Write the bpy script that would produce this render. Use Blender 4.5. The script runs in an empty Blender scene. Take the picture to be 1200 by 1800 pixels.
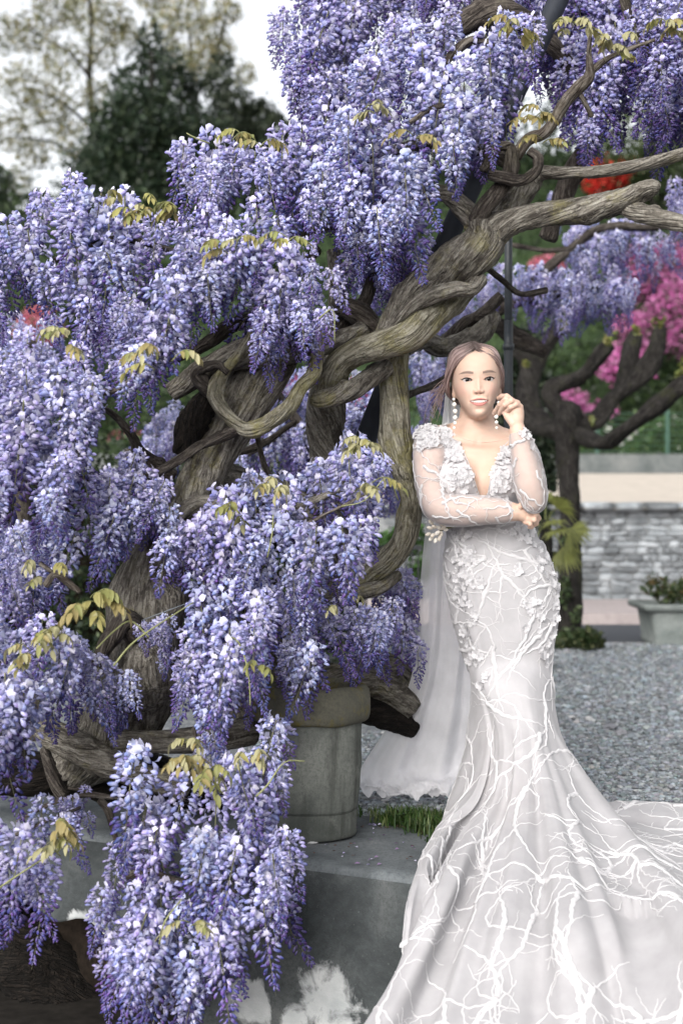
import bpy, math, random
import numpy as np
from mathutils import Vector, Matrix, Euler
from mathutils.bvhtree import BVHTree

random.seed(7)
RNG = np.random.default_rng(7)
scene = bpy.context.scene
COL = scene.collection

# ---------------------------------------------------------------- camera
FPX = 2500.0          # focal length in pixels of the 1200x1800 photograph
CAM_H = 0.95          # metres above the gravel
cam_d = bpy.data.cameras.new('camera')
cam = bpy.data.objects.new('camera', cam_d)
COL.objects.link(cam)
cam.location = (0, 0, CAM_H)
cam.rotation_euler = (math.radians(90), 0, 0)
cam_d.sensor_fit = 'VERTICAL'
cam_d.sensor_height = 36.0
cam_d.lens = 36.0 * FPX / 1800.0
cam_d.clip_start = 0.1
cam_d.clip_end = 500.0
cam_d.dof.use_dof = True
cam_d.dof.focus_distance = 4.1
cam_d.dof.aperture_fstop = 2.8
scene.camera = cam

# ---------------------------------------------------------------- sky, sun, exposure
SUN_EL, SUN_AZ = math.radians(30), math.radians(-155)   # behind the camera, to the left
world = bpy.data.worlds.new('World')
scene.world = world
world.use_nodes = True
wn = world.node_tree
wn.nodes.clear()
w_out = wn.nodes.new('ShaderNodeOutputWorld')
w_bg = wn.nodes.new('ShaderNodeBackground')
w_sky = wn.nodes.new('ShaderNodeTexSky')
w_sky.sky_type = 'NISHITA'
w_sky.sun_disc = False
w_sky.sun_elevation = SUN_EL
w_sky.sun_rotation = SUN_AZ
w_sky.air_density = 1.0
w_sky.dust_density = 4.0
w_sky.ozone_density = 1.0
w_hsv = wn.nodes.new('ShaderNodeHueSaturation')        # thin overcast: most of the blue is gone
w_hsv.inputs['Saturation'].default_value = 0.16
w_bg.inputs['Strength'].default_value = 0.15
wn.links.new(w_sky.outputs[0], w_hsv.inputs['Color'])
wn.links.new(w_hsv.outputs[0], w_bg.inputs['Color'])
wn.links.new(w_bg.outputs[0], w_out.inputs['Surface'])

sun_d = bpy.data.lights.new('sun', 'SUN')
sun = bpy.data.objects.new('sun', sun_d)
COL.objects.link(sun)
sun_d.energy = 0.45
sun_d.angle = math.radians(40)
sun_d.color = (1.0, 0.94, 0.87)
_sd = Vector((math.sin(SUN_AZ) * math.cos(SUN_EL), math.cos(SUN_AZ) * math.cos(SUN_EL), math.sin(SUN_EL)))
sun.rotation_euler = (-_sd).to_track_quat('-Z', 'Y').to_euler()

scene.view_settings.view_transform = 'Standard'
scene.view_settings.look = 'None'
scene.view_settings.gamma = 1.0
scene.view_settings.exposure = 1.14
scene.view_settings.use_curve_mapping = False
scene.render.engine = 'CYCLES'
scene.cycles.use_denoising = True
scene.cycles.max_bounces = 8
scene.cycles.transparent_max_bounces = 24
scene.cycles.caustics_reflective = False
scene.cycles.caustics_refractive = False


# ---------------------------------------------------------------- helpers
def at(u, v, d):
    """World point that the photograph shows at pixel (u, v), d metres in front of the lens."""
    return np.array([(u - 600.0) / FPX * d, d, CAM_H - (v - 900.0) / FPX * d])


def tag(o, label=None, cat=None, group=None, kind=None):
    if label: o['label'] = label
    if cat: o['category'] = cat
    if group: o['group'] = group
    if kind: o['kind'] = kind
    return o


def empty(name, loc, label=None, cat=None, group=None):
    o = bpy.data.objects.new(name, None)
    COL.objects.link(o)
    o.location = [float(c) for c in loc]
    o.empty_display_size = 0.1
    return tag(o, label, cat, group)


def origin(o):
    p = np.zeros(3)
    while o is not None:
        p = p + np.array(o.location)
        o = o.parent
    return p


def mesh_data(name, V, faces, mat=None, cols=None, tuv=None, smooth=True, mats=None, midx=None):
    """faces: one array or a list of arrays (n,3)/(n,4)."""
    if isinstance(faces, np.ndarray): faces = [faces]
    faces = [np.asarray(f, dtype=np.int32) for f in faces if len(f)]
    V = np.asarray(V, dtype=np.float32)
    me = bpy.data.meshes.new(name)
    me.vertices.add(len(V))
    me.vertices.foreach_set('co', V.ravel())
    loops = np.concatenate([f.ravel() for f in faces])
    totals = np.concatenate([np.full(len(f), f.shape[1], dtype=np.int32) for f in faces])
    starts = np.concatenate([[0], np.cumsum(totals)[:-1]]).astype(np.int32)
    me.loops.add(len(loops))
    me.loops.foreach_set('vertex_index', loops)
    me.polygons.add(len(totals))
    me.polygons.foreach_set('loop_start', starts)
    me.polygons.foreach_set('loop_total', totals)
    me.polygons.foreach_set('use_smooth', np.full(len(totals), bool(smooth)))
    me.update(calc_edges=True)
    if cols is not None:
        c = np.ones((len(V), 4), dtype=np.float32)
        c[:, :3] = cols
        a = me.color_attributes.new('Col', 'FLOAT_COLOR', 'POINT')
        a.data.foreach_set('color', c.ravel())
    if tuv is not None:
        a = me.attributes.new('tuv', 'FLOAT_VECTOR', 'POINT')
        a.data.foreach_set('vector', np.asarray(tuv, dtype=np.float32).ravel())
    if mat is not None: me.materials.append(mat)
    if mats:
        for m in mats: me.materials.append(m)
        me.polygons.foreach_set('material_index', np.asarray(midx, dtype=np.int32))
    me.validate()
    return me


def mk(name, V, faces, mat=None, parent=None, **kw):
    V = np.asarray(V, dtype=np.float64)
    if parent is not None: V = V - origin(parent)
    me = mesh_data(name, V, faces, mat, **kw)
    o = bpy.data.objects.new(name, me)
    COL.objects.link(o)
    if parent is not None: o.parent = parent
    return o


def place(name, me, parent, loc, R=None, s=1.0):
    """An object that shares mesh data; R is a 3x3 array."""
    o = bpy.data.objects.new(name, me)
    COL.objects.link(o)
    p = np.asarray(loc, float)
    if parent is not None:
        p = p - origin(parent)
        o.parent = parent
    M = np.eye(4)
    M[:3, :3] = (np.eye(3) if R is None else R) * np.asarray(s)
    M[:3, 3] = p
    o.matrix_basis = Matrix(M.tolist())
    return o


def rotz(a):
    c, s = math.cos(a), math.sin(a)
    return np.array([[c, -s, 0], [s, c, 0], [0, 0, 1.0]])


def rotx(a):
    c, s = math.cos(a), math.sin(a)
    return np.array([[1.0, 0, 0], [0, c, -s], [0, s, c]])


def roty(a):
    c, s = math.cos(a), math.sin(a)
    return np.array([[c, 0, s], [0, 1.0, 0], [-s, 0, c]])


def frame(z, x=None):
    """Rotation whose third column is z."""
    z = np.asarray(z, float); z = z / np.linalg.norm(z)
    if x is None: x = np.array([1.0, 0, 0]) if abs(z[0]) < 0.9 else np.array([0, 1.0, 0])
    x = np.asarray(x, float) - z * np.dot(x, z)
    x /= np.linalg.norm(x)
    return np.stack([x, np.cross(z, x), z], 1)


class MB:
    """Collects shapes into one mesh."""
    def __init__(s):
        s.V, s.F3, s.F4, s.C, s.T, s.n = [], [], [], [], [], 0

    def add(s, V, faces, col=None, tuv=None):
        V = np.asarray(V, float)
        if isinstance(faces, np.ndarray): faces = [faces]
        for f in faces:
            f = np.asarray(f)
            if len(f) == 0: continue
            (s.F3 if f.shape[1] == 3 else s.F4).append(f + s.n)
        s.V.append(V)
        s.C.append(np.broadcast_to(np.asarray(col if col is not None else (1, 1, 1), float), (len(V), 3)))
        s.T.append(np.zeros((len(V), 3)) if tuv is None else tuv)
        s.n += len(V)

    def arrays(s):
        V = np.concatenate(s.V)
        F = []
        if s.F3: F.append(np.concatenate(s.F3))
        if s.F4: F.append(np.concatenate(s.F4))
        return V, F, np.concatenate(s.C), np.concatenate(s.T)

    def build(s, name, mat, parent=None, smooth=True):
        V, F, C, T = s.arrays()
        return mk(name, V, F, mat, parent, cols=C, tuv=T, smooth=smooth)

    def mesh(s, name, mat, smooth=True):
        V, F, C, T = s.arrays()
        return mesh_data(name, V, F, mat, cols=C, tuv=T, smooth=smooth)


def _hash(ix, iy, iz, seed):
    h = (ix.astype(np.int64) * 374761393 + iy.astype(np.int64) * 668265263 + iz.astype(np.int64) * 2147483647 + seed * 1274126177) & 0xFFFFFFFF
    h = ((h ^ (h >> 13)) * 1274126177) & 0xFFFFFFFF
    h = h ^ (h >> 16)
    return (h & 0xFFFFFF) / float(0xFFFFFF)


def vnoise(P, seed=0):
    """Value noise in -1..1 at points P (n,3)."""
    P = np.asarray(P, float)
    i = np.floor(P).astype(np.int64)
    f = P - i
    f = f * f * (3 - 2 * f)
    out = 0
    for dx in (0, 1):
        for dy in (0, 1):
            for dz in (0, 1):
                w = (f[..., 0] if dx else 1 - f[..., 0]) * (f[..., 1] if dy else 1 - f[..., 1]) * (f[..., 2] if dz else 1 - f[..., 2])
                out = out + w * _hash(i[..., 0] + dx, i[..., 1] + dy, i[..., 2] + dz, seed)
    return out * 2 - 1


def fbm(P, seed=0, octs=3):
    P = np.asarray(P, float)
    o, a, t = 0, 1.0, 0
    for k in range(octs):
        o = o + a * vnoise(P * 2 ** k, seed + 17 * k)
        t += a
        a *= 0.5
    return o / t


def smooth(a, b, x):
    t = np.clip((x - a) / (b - a), 0, 1)
    return t * t * (3 - 2 * t)


def spline(pts, step):
    """Catmull-Rom through pts (n,k), resampled about every `step` metres (first three columns)."""
    P = np.asarray(pts, float)
    P = np.vstack([2 * P[0] - P[1], P, 2 * P[-1] - P[-2]])
    out = []
    for i in range(1, len(P) - 2):
        a, b, c, d = P[i - 1], P[i], P[i + 1], P[i + 2]
        n = max(2, int(np.linalg.norm((c - b)[:3]) / step))
        t = np.linspace(0, 1, n, endpoint=False)[:, None]
        out.append(0.5 * (2 * b + (c - a) * t + (2 * a - 5 * b + 4 * c - d) * t ** 2 + (3 * b - a - 3 * c + d) * t ** 3))
    out.append(P[-2][None])
    return np.vstack(out)


def tube(path, nseg=16, step=0.02, ridge=0.10, lump=0.10, nr=7, twist=5.0, seed=0, closed_ends=True, knots=0.0):
    """Swept bark-like tube. path rows: x, y, z, radius. Returns V, faces, tuv."""
    S = spline(path, step)
    P, R = S[:, :3], np.maximum(S[:, 3], 1e-4)
    n = len(P)
    T = np.gradient(P, axis=0)
    T /= np.linalg.norm(T, axis=1)[:, None] + 1e-12
    s = np.concatenate([[0], np.cumsum(np.linalg.norm(np.diff(P, axis=0), axis=1))])
    N = np.zeros_like(P)
    a = np.array([0, 0, 1.0]) if abs(T[0, 2]) < 0.9 else np.array([1.0, 0, 0])
    v = a - T[0] * np.dot(a, T[0]); v /= np.linalg.norm(v)
    for i in range(n):
        v = v - T[i] * np.dot(v, T[i])
        v /= np.linalg.norm(v) + 1e-12
        N[i] = v
    B = np.cross(T, N)
    th = np.linspace(0, 2 * np.pi, nseg, endpoint=False)
    TH, SS = np.meshgrid(th, s)
    RR = np.repeat(R[:, None], nseg, 1)
    tw = TH + twist * SS
    ring = np.stack([np.cos(tw), np.sin(tw)], -1)
    disp = np.zeros_like(RR)
    if ridge:
        q = np.stack([ring[..., 0] * nr / 3.0, ring[..., 1] * nr / 3.0, SS * 5.0], -1)
        rd = 1 - np.abs(vnoise(q, seed)) * 2
        q2 = np.stack([ring[..., 0] * nr / 1.4, ring[..., 1] * nr / 1.4, SS * 9.0], -1)
        rd2 = 1 - np.abs(vnoise(q2, seed + 5)) * 2
        disp += ridge * (rd * 0.7 + rd2 * 0.4)
    if lump:
        q = np.stack([np.cos(TH) * 1.1, np.sin(TH) * 1.1, SS / (np.mean(R) * 4 + 0.02)], -1)
        disp += lump * 1.4 * vnoise(q, seed + 9)
    if knots:
        rk = np.random.default_rng(int(seed) + 77)
        for _ in range(int(s[-1] * knots)):
            s0, a0, r0 = rk.uniform(0, s[-1]), rk.uniform(-np.pi, np.pi), np.mean(R)
            da = np.abs((TH - a0 + np.pi) % (2 * np.pi) - np.pi)
            q = ((SS - s0) / (r0 * rk.uniform(.4, .9))) ** 2 + (da / rk.uniform(.45, .8)) ** 2
            disp += rk.uniform(.15, .5) * np.exp(-q) - .22 * np.exp(-q * 9)
    RR = RR * (1 + disp)
    V = P[:, None] + (np.cos(TH) * RR)[..., None] * N[:, None] + (np.sin(TH) * RR)[..., None] * B[:, None]
    V = V.reshape(-1, 3)
    i = np.arange(n - 1)[:, None] * nseg
    j = np.arange(nseg)[None]
    j2 = (j + 1) % nseg
    F = np.stack([i + j, i + j2, i + nseg + j2, i + nseg + j], -1).reshape(-1, 4)
    tuv = np.stack([SS, np.cos(tw) * RR, np.sin(tw) * RR], -1).reshape(-1, 3)
    faces = [F]
    if closed_ends:
        V = np.vstack([V, P[0] - T[0] * R[0] * 0.3, P[-1] + T[-1] * R[-1] * 0.3])
        tuv = np.vstack([tuv, [[s[0], 0, 0]], [[s[-1], 0, 0]]])
        c0, c1 = n * nseg, n * nseg + 1
        jj = np.arange(nseg)
        jn = (jj + 1) % nseg
        faces.append(np.concatenate([np.stack([np.full(nseg, c0), jn, jj], -1), np.stack([np.full(nseg, c1), (n - 1) * nseg + jj, (n - 1) * nseg + jn], -1)]))
    return V, faces, tuv


def px_path(rows, jit=0.0):
    """rows of (u, v, depth, radius in photo pixels) to x, y, z, r."""
    out = []
    for (u, v, d, r) in rows:
        p = at(u, v, d)
        out.append([p[0], p[1], p[2], r / FPX * d])
    return out


def box(c, s):
    c, s = np.asarray(c, float), np.asarray(s, float) / 2
    V = np.array([[x, y, z] for x in (-1, 1) for y in (-1, 1) for z in (-1, 1)]) * s + c
    F = np.array([[0, 1, 3, 2], [4, 6, 7, 5], [0, 4, 5, 1], [2, 3, 7, 6], [0, 2, 6, 4], [1, 5, 7, 3]])
    return V, F


def lathe(prof, nseg=48, c=(0, 0, 0)):
    """prof rows (r, z)."""
    prof = np.asarray(prof, float)
    th = np.linspace(0, 2 * np.pi, nseg, endpoint=False)
    V = np.stack([prof[:, None, 0] * np.cos(th), prof[:, None, 0] * np.sin(th), np.repeat(prof[:, None, 1], nseg, 1)], -1).reshape(-1, 3) + np.asarray(c)
    n = len(prof)
    i = np.arange(n - 1)[:, None] * nseg
    j = np.arange(nseg)[None]
    j2 = (j + 1) % nseg
    return V, np.stack([i + j, i + j2, i + nseg + j2, i + nseg + j], -1).reshape(-1, 4)


def ball(r=1.0, nu=12, nv=8, c=(0, 0, 0)):
    ph = np.linspace(0, np.pi, nv + 1)
    return lathe(np.stack([r * np.maximum(np.sin(ph), 1e-3), -r * np.cos(ph)], 1), nu, c)


# ---------------------------------------------------------------- materials
def new_mat(name):
    m = bpy.data.materials.new(name)
    m.use_nodes = True
    nt = m.node_tree
    nt.nodes.clear()
    out = nt.nodes.new('ShaderNodeOutputMaterial')
    return m, nt, out


class NT:
    def __init__(s, nt): s.nt = nt

    def n(s, t, **inp):
        nd = s.nt.nodes.new('ShaderNode' + t)
        for k, v in inp.items():
            if k.startswith('_'): setattr(nd, k[1:], v)
            else: s.set(nd, k, v)
        return nd

    def set(s, nd, k, v):
        key = k.replace('__', ' ')
        sock = nd.inputs[int(key[1:])] if key[0] == 'i' and key[1:].isdigit() else nd.inputs[key]
        if isinstance(v, bpy.types.NodeSocket): s.nt.links.new(v, sock)
        else: sock.default_value = v

    def ramp(s, fac, stops):
        r = s.nt.nodes.new('ShaderNodeValToRGB')
        e = r.color_ramp.elements
        while len(e) < len(stops): e.new(0.5)
        for i, (p, c) in enumerate(stops):
            e[i].position = p
            e[i].color = (c[0], c[1], c[2], 1) if not np.isscalar(c) else (c, c, c, 1)
        s.nt.links.new(fac, r.inputs[0])
        return r.outputs[0]

    def mix(s, f, a, b, mode='MIX'):
        m = s.nt.nodes.new('ShaderNodeMix')
        m.data_type = 'RGBA'
        m.blend_type = mode
        for k, v in ((0, f), (6, a), (7, b)):
            if isinstance(v, bpy.types.NodeSocket): s.nt.links.new(v, m.inputs[k])
            else: m.inputs[k].default_value = v if np.isscalar(v) else (v[0], v[1], v[2], 1)
        return m.outputs[2]

    def noise(s, vec, scale, detail=4, rough=0.55, dist=0.0):
        return s.n('TexNoise', Vector=vec, Scale=scale, Detail=detail, Roughness=rough, Distortion=dist).outputs[0]

    def bump(s, h, strength, dist, nrm=None):
        b = s.n('Bump', Strength=strength, Distance=dist, Height=h)
        if nrm is not None: s.nt.links.new(nrm, b.inputs['Normal'])
        return b.outputs[0]

    def math(s, op, a, b=0.0):
        m = s.nt.nodes.new('ShaderNodeMath')
        m.operation = op
        for k, v in ((0, a), (1, b)):
            if isinstance(v, bpy.types.NodeSocket): s.nt.links.new(v, m.inputs[k])
            else: m.inputs[k].default_value = v
        return m.outputs[0]


def bark_mat(name, dark, mid, pale, lichen, lichen_amt=0.5, bump=1.0, lt=0.52):
    m, nt, out = new_mat(name)
    N = NT(nt)
    uv = N.n('Attribute', _attribute_name='tuv').outputs['Vector']
    mp = N.n('Mapping', Vector=uv, Scale=(22, 95, 95)).outputs[0]
    fib = N.noise(mp, 1.0, 5, 0.65, 0.6)
    mp2 = N.n('Mapping', Vector=uv, Scale=(7, 26, 26)).outputs[0]
    crk = N.noise(mp2, 1.0, 4, 0.6, 0.8)
    pos = N.n('NewGeometry').outputs['Position']
    big = N.noise(pos, 6.0, 4)
    c = N.ramp(fib, [(0.34, dark), (0.49, mid), (0.66, pale)])
    c = N.mix(N.ramp(crk, [(0.36, 1.0), (0.5, 0.0)]), c, dark)
    li = N.noise(pos, 11.0, 6, 0.7)
    lf = N.math('MULTIPLY', N.ramp(li, [(lt, 0.0), (lt + 0.12, 1.0)]), N.ramp(big, [(lt - 0.10, 0.0), (lt + 0.08, lichen_amt)]))
    c = N.mix(lf, c, lichen)
    gr = N.noise(pos, 75.0, 4, 0.75)
    c = N.mix(N.ramp(gr, [(0.54, 0.0), (0.70, 0.6)]), c, pale)
    c = N.mix(N.ramp(N.noise(pos, 120.0, 3, 0.7), [(0.33, 0.6), (0.47, 0.0)]), c, dark)
    mp3 = N.n('Mapping', Vector=uv, Scale=(6, 44, 44)).outputs[0]
    wob = N.n('VectorMath', _operation='ADD', i0=mp3, i1=N.n('VectorMath', _operation='SCALE', i0=N.n('TexNoise', Vector=mp3, Scale=0.6, Detail=3).outputs['Color'], Scale=2.6).outputs[0]).outputs[0]
    vor = N.n('TexVoronoi', _feature='DISTANCE_TO_EDGE', Vector=wob, Scale=1.0).outputs['Distance']
    plate = N.ramp(vor, [(0.0, 0.0), (0.13, 1.0)])
    c = N.mix(N.math('MULTIPLY', N.math('SUBTRACT', 1.0, plate), 0.38), c, dark)
    h = N.math('ADD', N.math('ADD', N.math('MULTIPLY', fib, 0.5), N.math('MULTIPLY', crk, 0.8)), N.math('ADD', N.math('MULTIPLY', plate, 0.35), N.math('MULTIPLY', gr, 0.25)))
    b = N.n('BsdfPrincipled', Base__Color=c, Roughness=0.9, Normal=N.bump(h, 0.8 * bump, 0.014))
    b.inputs['Specular IOR Level'].default_value = 0.2
    nt.links.new(b.outputs[0], out.inputs[0])
    return m


def col_mat(name, rough=0.6, trans=0.0, hue=0.0, val=0.0, spec=0.3, bump=0.0, bscale=40.0, objrand=True, sheen=0.0):
    """Colour from the 'Col' attribute (each piece's own colour), with a slight shift per object."""
    m, nt, out = new_mat(name)
    N = NT(nt)
    c = N.n('Attribute', _attribute_name='Col').outputs['Color']
    if hue or val:
        r = N.n('ObjectInfo').outputs['Random']
        h = N.math('ADD', N.math('MULTIPLY', N.math('SUBTRACT', r, 0.5), hue), 0.5)
        r2 = N.math('FRACT', N.math('MULTIPLY', r, 7.31))
        v = N.math('ADD', N.math('MULTIPLY', N.math('SUBTRACT', r2, 0.5), val), 1.0)
        c = N.n('HueSaturation', Hue=h, Value=v, Color=c).outputs[0]
    b = N.n('BsdfPrincipled', Base__Color=c, Roughness=rough)
    b.inputs['Specular IOR Level'].default_value = spec
    if bump:
        pos = N.n('TexCoord').outputs['Object']
        N.set(b, 'Normal', N.bump(N.noise(pos, bscale, 4), bump, 0.004))
    sh = b.outputs[0]
    if trans:
        t = N.n('BsdfTranslucent', Color=c)
        mx = N.n('MixShader', Fac=trans)
        nt.links.new(sh, mx.inputs[1]); nt.links.new(t.outputs[0], mx.inputs[2])
        sh = mx.outputs[0]
    nt.links.new(sh, out.inputs[0])
    return m


def plain_mat(name, col, rough=0.6, spec=0.4, metal=0.0, nscale=30.0, var=0.25, bump=0.15):
    m, nt, out = new_mat(name)
    N = NT(nt)
    pos = N.n('TexCoord').outputs['Object']
    nz = N.noise(pos, nscale, 5, 0.6)
    lo = [c * (1 - var) for c in col]; hi = [min(1, c * (1 + var)) for c in col]
    c = N.ramp(nz, [(0.3, lo), (0.7, hi)])
    b = N.n('BsdfPrincipled', Base__Color=c, Roughness=rough, Metallic=metal)
    b.inputs['Specular IOR Level'].default_value = spec
    if bump: N.set(b, 'Normal', N.bump(nz, bump, 0.01))
    nt.links.new(b.outputs[0], out.inputs[0])
    return m


def concrete_mat(name, base, dark, pale, stain=None, scale=1.0, bump=0.35, drip=None):
    m, nt, out = new_mat(name)
    N = NT(nt)
    pos = N.n('NewGeometry').outputs['Position']
    a = N.noise(pos, 3.2 * scale, 6, 0.65, 0.4)
    f = N.noise(pos, 70 * scale, 5, 0.75)
    sp = N.noise(pos, 220 * scale, 3, 0.7)
    c = N.ramp(a, [(0.30, dark), (0.52, base), (0.78, pale)])
    c = N.mix(N.ramp(f, [(0.35, 0.55), (0.55, 0.0)]), c, dark)
    c = N.mix(N.ramp(sp, [(0.60, 0.0), (0.74, 0.5)]), c, pale)
    if stain is not None:
        s = N.noise(pos, 7.0 * scale, 6, 0.7)
        c = N.mix(N.ramp(s, [(0.52, 0.0), (0.66, 0.75)]), c, stain)
    if drip is not None:
        dv = N.noise(N.n('Mapping', Vector=pos, Scale=(26, 26, 3.0)).outputs[0], 1.0, 5, 0.65)
        c = N.mix(N.ramp(dv, [(0.50, 0.0), (0.66, 0.7)]), c, drip)
        lv = N.noise(pos, 13.0, 6, 0.75)
        c = N.mix(N.ramp(lv, [(0.58, 0.0), (0.68, 0.6)]), c, pale)
    b = N.n('BsdfPrincipled', Base__Color=c, Roughness=0.92)
    b.inputs['Specular IOR Level'].default_value = 0.15
    h = N.math('ADD', N.math('MULTIPLY', f, 0.6), N.math('MULTIPLY', sp, 0.4))
    N.set(b, 'Normal', N.bump(h, bump, 0.006))
    nt.links.new(b.outputs[0], out.inputs[0])
    return m


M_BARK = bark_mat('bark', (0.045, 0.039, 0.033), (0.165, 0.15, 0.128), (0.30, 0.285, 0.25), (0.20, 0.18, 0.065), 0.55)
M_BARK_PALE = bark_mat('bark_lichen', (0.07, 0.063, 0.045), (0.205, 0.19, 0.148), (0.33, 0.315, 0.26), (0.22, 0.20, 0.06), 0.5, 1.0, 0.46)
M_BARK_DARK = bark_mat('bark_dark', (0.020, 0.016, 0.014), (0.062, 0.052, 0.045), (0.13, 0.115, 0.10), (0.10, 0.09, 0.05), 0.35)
M_BARK_ROT_SHADE = bark_mat('bark_rotten_shaded', (0.003, 0.0025, 0.002), (0.009, 0.0068, 0.0055), (0.026, 0.02, 0.016), (0.016, 0.014, 0.01), 0.2, 1.4)  # rotten bark; the hollow's shade is put into its near-black colour
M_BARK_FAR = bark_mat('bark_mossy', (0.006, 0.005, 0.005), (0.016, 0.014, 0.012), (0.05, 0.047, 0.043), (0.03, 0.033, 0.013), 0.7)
M_TWIG = bark_mat('twig_bark', (0.04, 0.03, 0.025), (0.10, 0.085, 0.07), (0.2, 0.18, 0.16), (0.16, 0.14, 0.09), 0.3)
M_PETAL = col_mat('petal', 0.7, 0.17, 0.03, 0.28, 0.06)
M_LEAF = col_mat('young_leaf', 0.5, 0.3, 0.03, 0.25, 0.3)
M_FOLIAGE = col_mat('foliage', 0.5, 0.25, 0.02, 0.2, 0.3)
M_STEM = plain_mat('green_stem', (0.19, 0.20, 0.085), 0.5)
# ================================================================= setting
def sheet(name, x0, x1, y0, y1, z, mat, kind='structure', nx=2, ny=2, zfun=None):
    xs, ys = np.linspace(x0, x1, nx), np.linspace(y0, y1, ny)
    X, Y = np.meshgrid(xs, ys)
    Z = np.full_like(X, z) if zfun is None else zfun(X, Y)
    V = np.stack([X, Y, Z], -1).reshape(-1, 3)
    i = np.arange(ny - 1)[:, None] * nx
    j = np.arange(nx - 1)[None]
    F = np.stack([i + j, i + j + 1, i + nx + j + 1, i + nx + j], -1).reshape(-1, 4)
    o = mk(name, V, F, mat)
    o['kind'] = kind
    return o


def gravel_mat():
    m, nt, out = new_mat('gravel')
    N = NT(nt)
    pos = N.n('NewGeometry').outputs['Position']
    vo = N.n('TexVoronoi', Vector=pos, Scale=70.0)
    c = N.ramp(vo.outputs['Color'], [(0.1, (0.08, 0.088, 0.096)), (0.5, (0.16, 0.175, 0.186)), (0.9, (0.27, 0.27, 0.27))])
    big = N.noise(pos, 1.2, 4)
    c = N.mix(N.ramp(big, [(0.4, 0.0), (0.65, 0.35)]), c, (0.11, 0.12, 0.13))
    b = N.n('BsdfPrincipled', Base__Color=c, Roughness=0.85)
    b.inputs['Specular IOR Level'].default_value = 0.2
    N.set(b, 'Normal', N.bump(vo.outputs['Distance'], -0.9, 0.012))
    nt.links.new(b.outputs[0], out.inputs[0])
    return m


M_GRAVEL = gravel_mat()
M_ASPHALT = plain_mat('asphalt', (0.065, 0.07, 0.08), 0.8, 0.2, nscale=60, var=0.2)
M_PAVE = plain_mat('pink_paving', (0.42, 0.365, 0.355), 0.85, 0.2, nscale=14, var=0.12)
M_LINE = plain_mat('road_paint', (0.42, 0.42, 0.42), 0.7, 0.2, nscale=40, var=0.15)
M_BEIGE = plain_mat('beige_path', (0.47, 0.42, 0.365), 0.9, 0.1, nscale=5, var=0.10)
M_KERB = concrete_mat('grey_kerb', (0.12, 0.13, 0.13), (0.06, 0.07, 0.07), (0.2, 0.2, 0.195))
M_SOIL = plain_mat('dark_soil', (0.014, 0.0105, 0.008), 0.95, 0.1, nscale=35, var=0.5, bump=0.6)
M_HILL = plain_mat('hill_grass', (0.026, 0.042, 0.018), 0.9, 0.1, nscale=2.5, var=0.5)

sheet('lower_ground', -40, 40, -30, 4.9, -0.56, plain_mat('lower_earth', (0.018, 0.016, 0.014), 0.95, 0.1, nscale=20, var=0.4), nx=4, ny=4)
sheet('road_marking', -40, 40, 10.32, 10.46, -0.010, M_LINE)
sheet('road', -40, 40, 10.46, 12.2, -0.014, M_ASPHALT)
V_, F_ = box((0, 13.2, 0.0), (80, 2.0, 0.16))
o_ = mk('pavement', V_, F_, M_PAVE, smooth=False); o_['kind'] = 'structure'


def terrace_z(X, Y): return 0.98 + (Y - 14.15) * 0.072
sheet('terrace_path', -40, 40, 14.15, 22.0, 1.0, M_BEIGE, nx=3, ny=6, zfun=terrace_z)


def hill_z(X, Y):
    t = np.clip((Y - 22.6) / 10.0, 0, 10)
    h = 1.75 + 7.6 * smooth(0.0, 1.3, t) * (0.74 + 0.26 * smooth(-6, 8, X)) + 0.05 * (Y - 23)
    return h + 0.4 * fbm(np.stack([X * 0.3, Y * 0.3, X * 0], -1), 3)
sheet('hillside', -60, 60, 22.6, 70, 0, M_HILL, nx=90, ny=50, zfun=hill_z)

# ---- kerb wall above the terrace
V_, F_ = box((0, 22.3, 1.62), (60, 0.5, 0.46))
tag(mk('kerb_wall', V_, F_, M_KERB, smooth=False), 'low grey concrete kerb wall above the beige terrace path', 'low wall')

# ---- the old concrete block the pot stands on (its back edge is where the gravel starts)
E0, E1 = at(0, 1445, 4.36), at(730, 1540, 3.71)
EDIR = (E1 - E0)[:2]; EDIR /= np.linalg.norm(EDIR)
ENRM = np.array([-EDIR[1], EDIR[0]])                    # towards the back


def edge_pt(s, back, z):
    """s metres along the block's front edge from the left picture border, `back` metres behind the edge."""
    p = E0[:2] + EDIR * s + ENRM * back
    return np.array([p[0], p[1], z])


_a, _b = edge_pt(-6, 0.615, -0.012), edge_pt(9, 0.615, -0.012)
V_ = np.array([_a, _b, [40, _b[1], -.012], [40, 10.32, -.012], [-40, 10.32, -.012], [-40, _a[1], -.012]])
o_ = mk('gravel_ground', V_, np.array([[0, 1, 2], [0, 2, 3], [0, 3, 4], [0, 4, 5]]), M_GRAVEL, smooth=False); o_['kind'] = 'structure'


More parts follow.
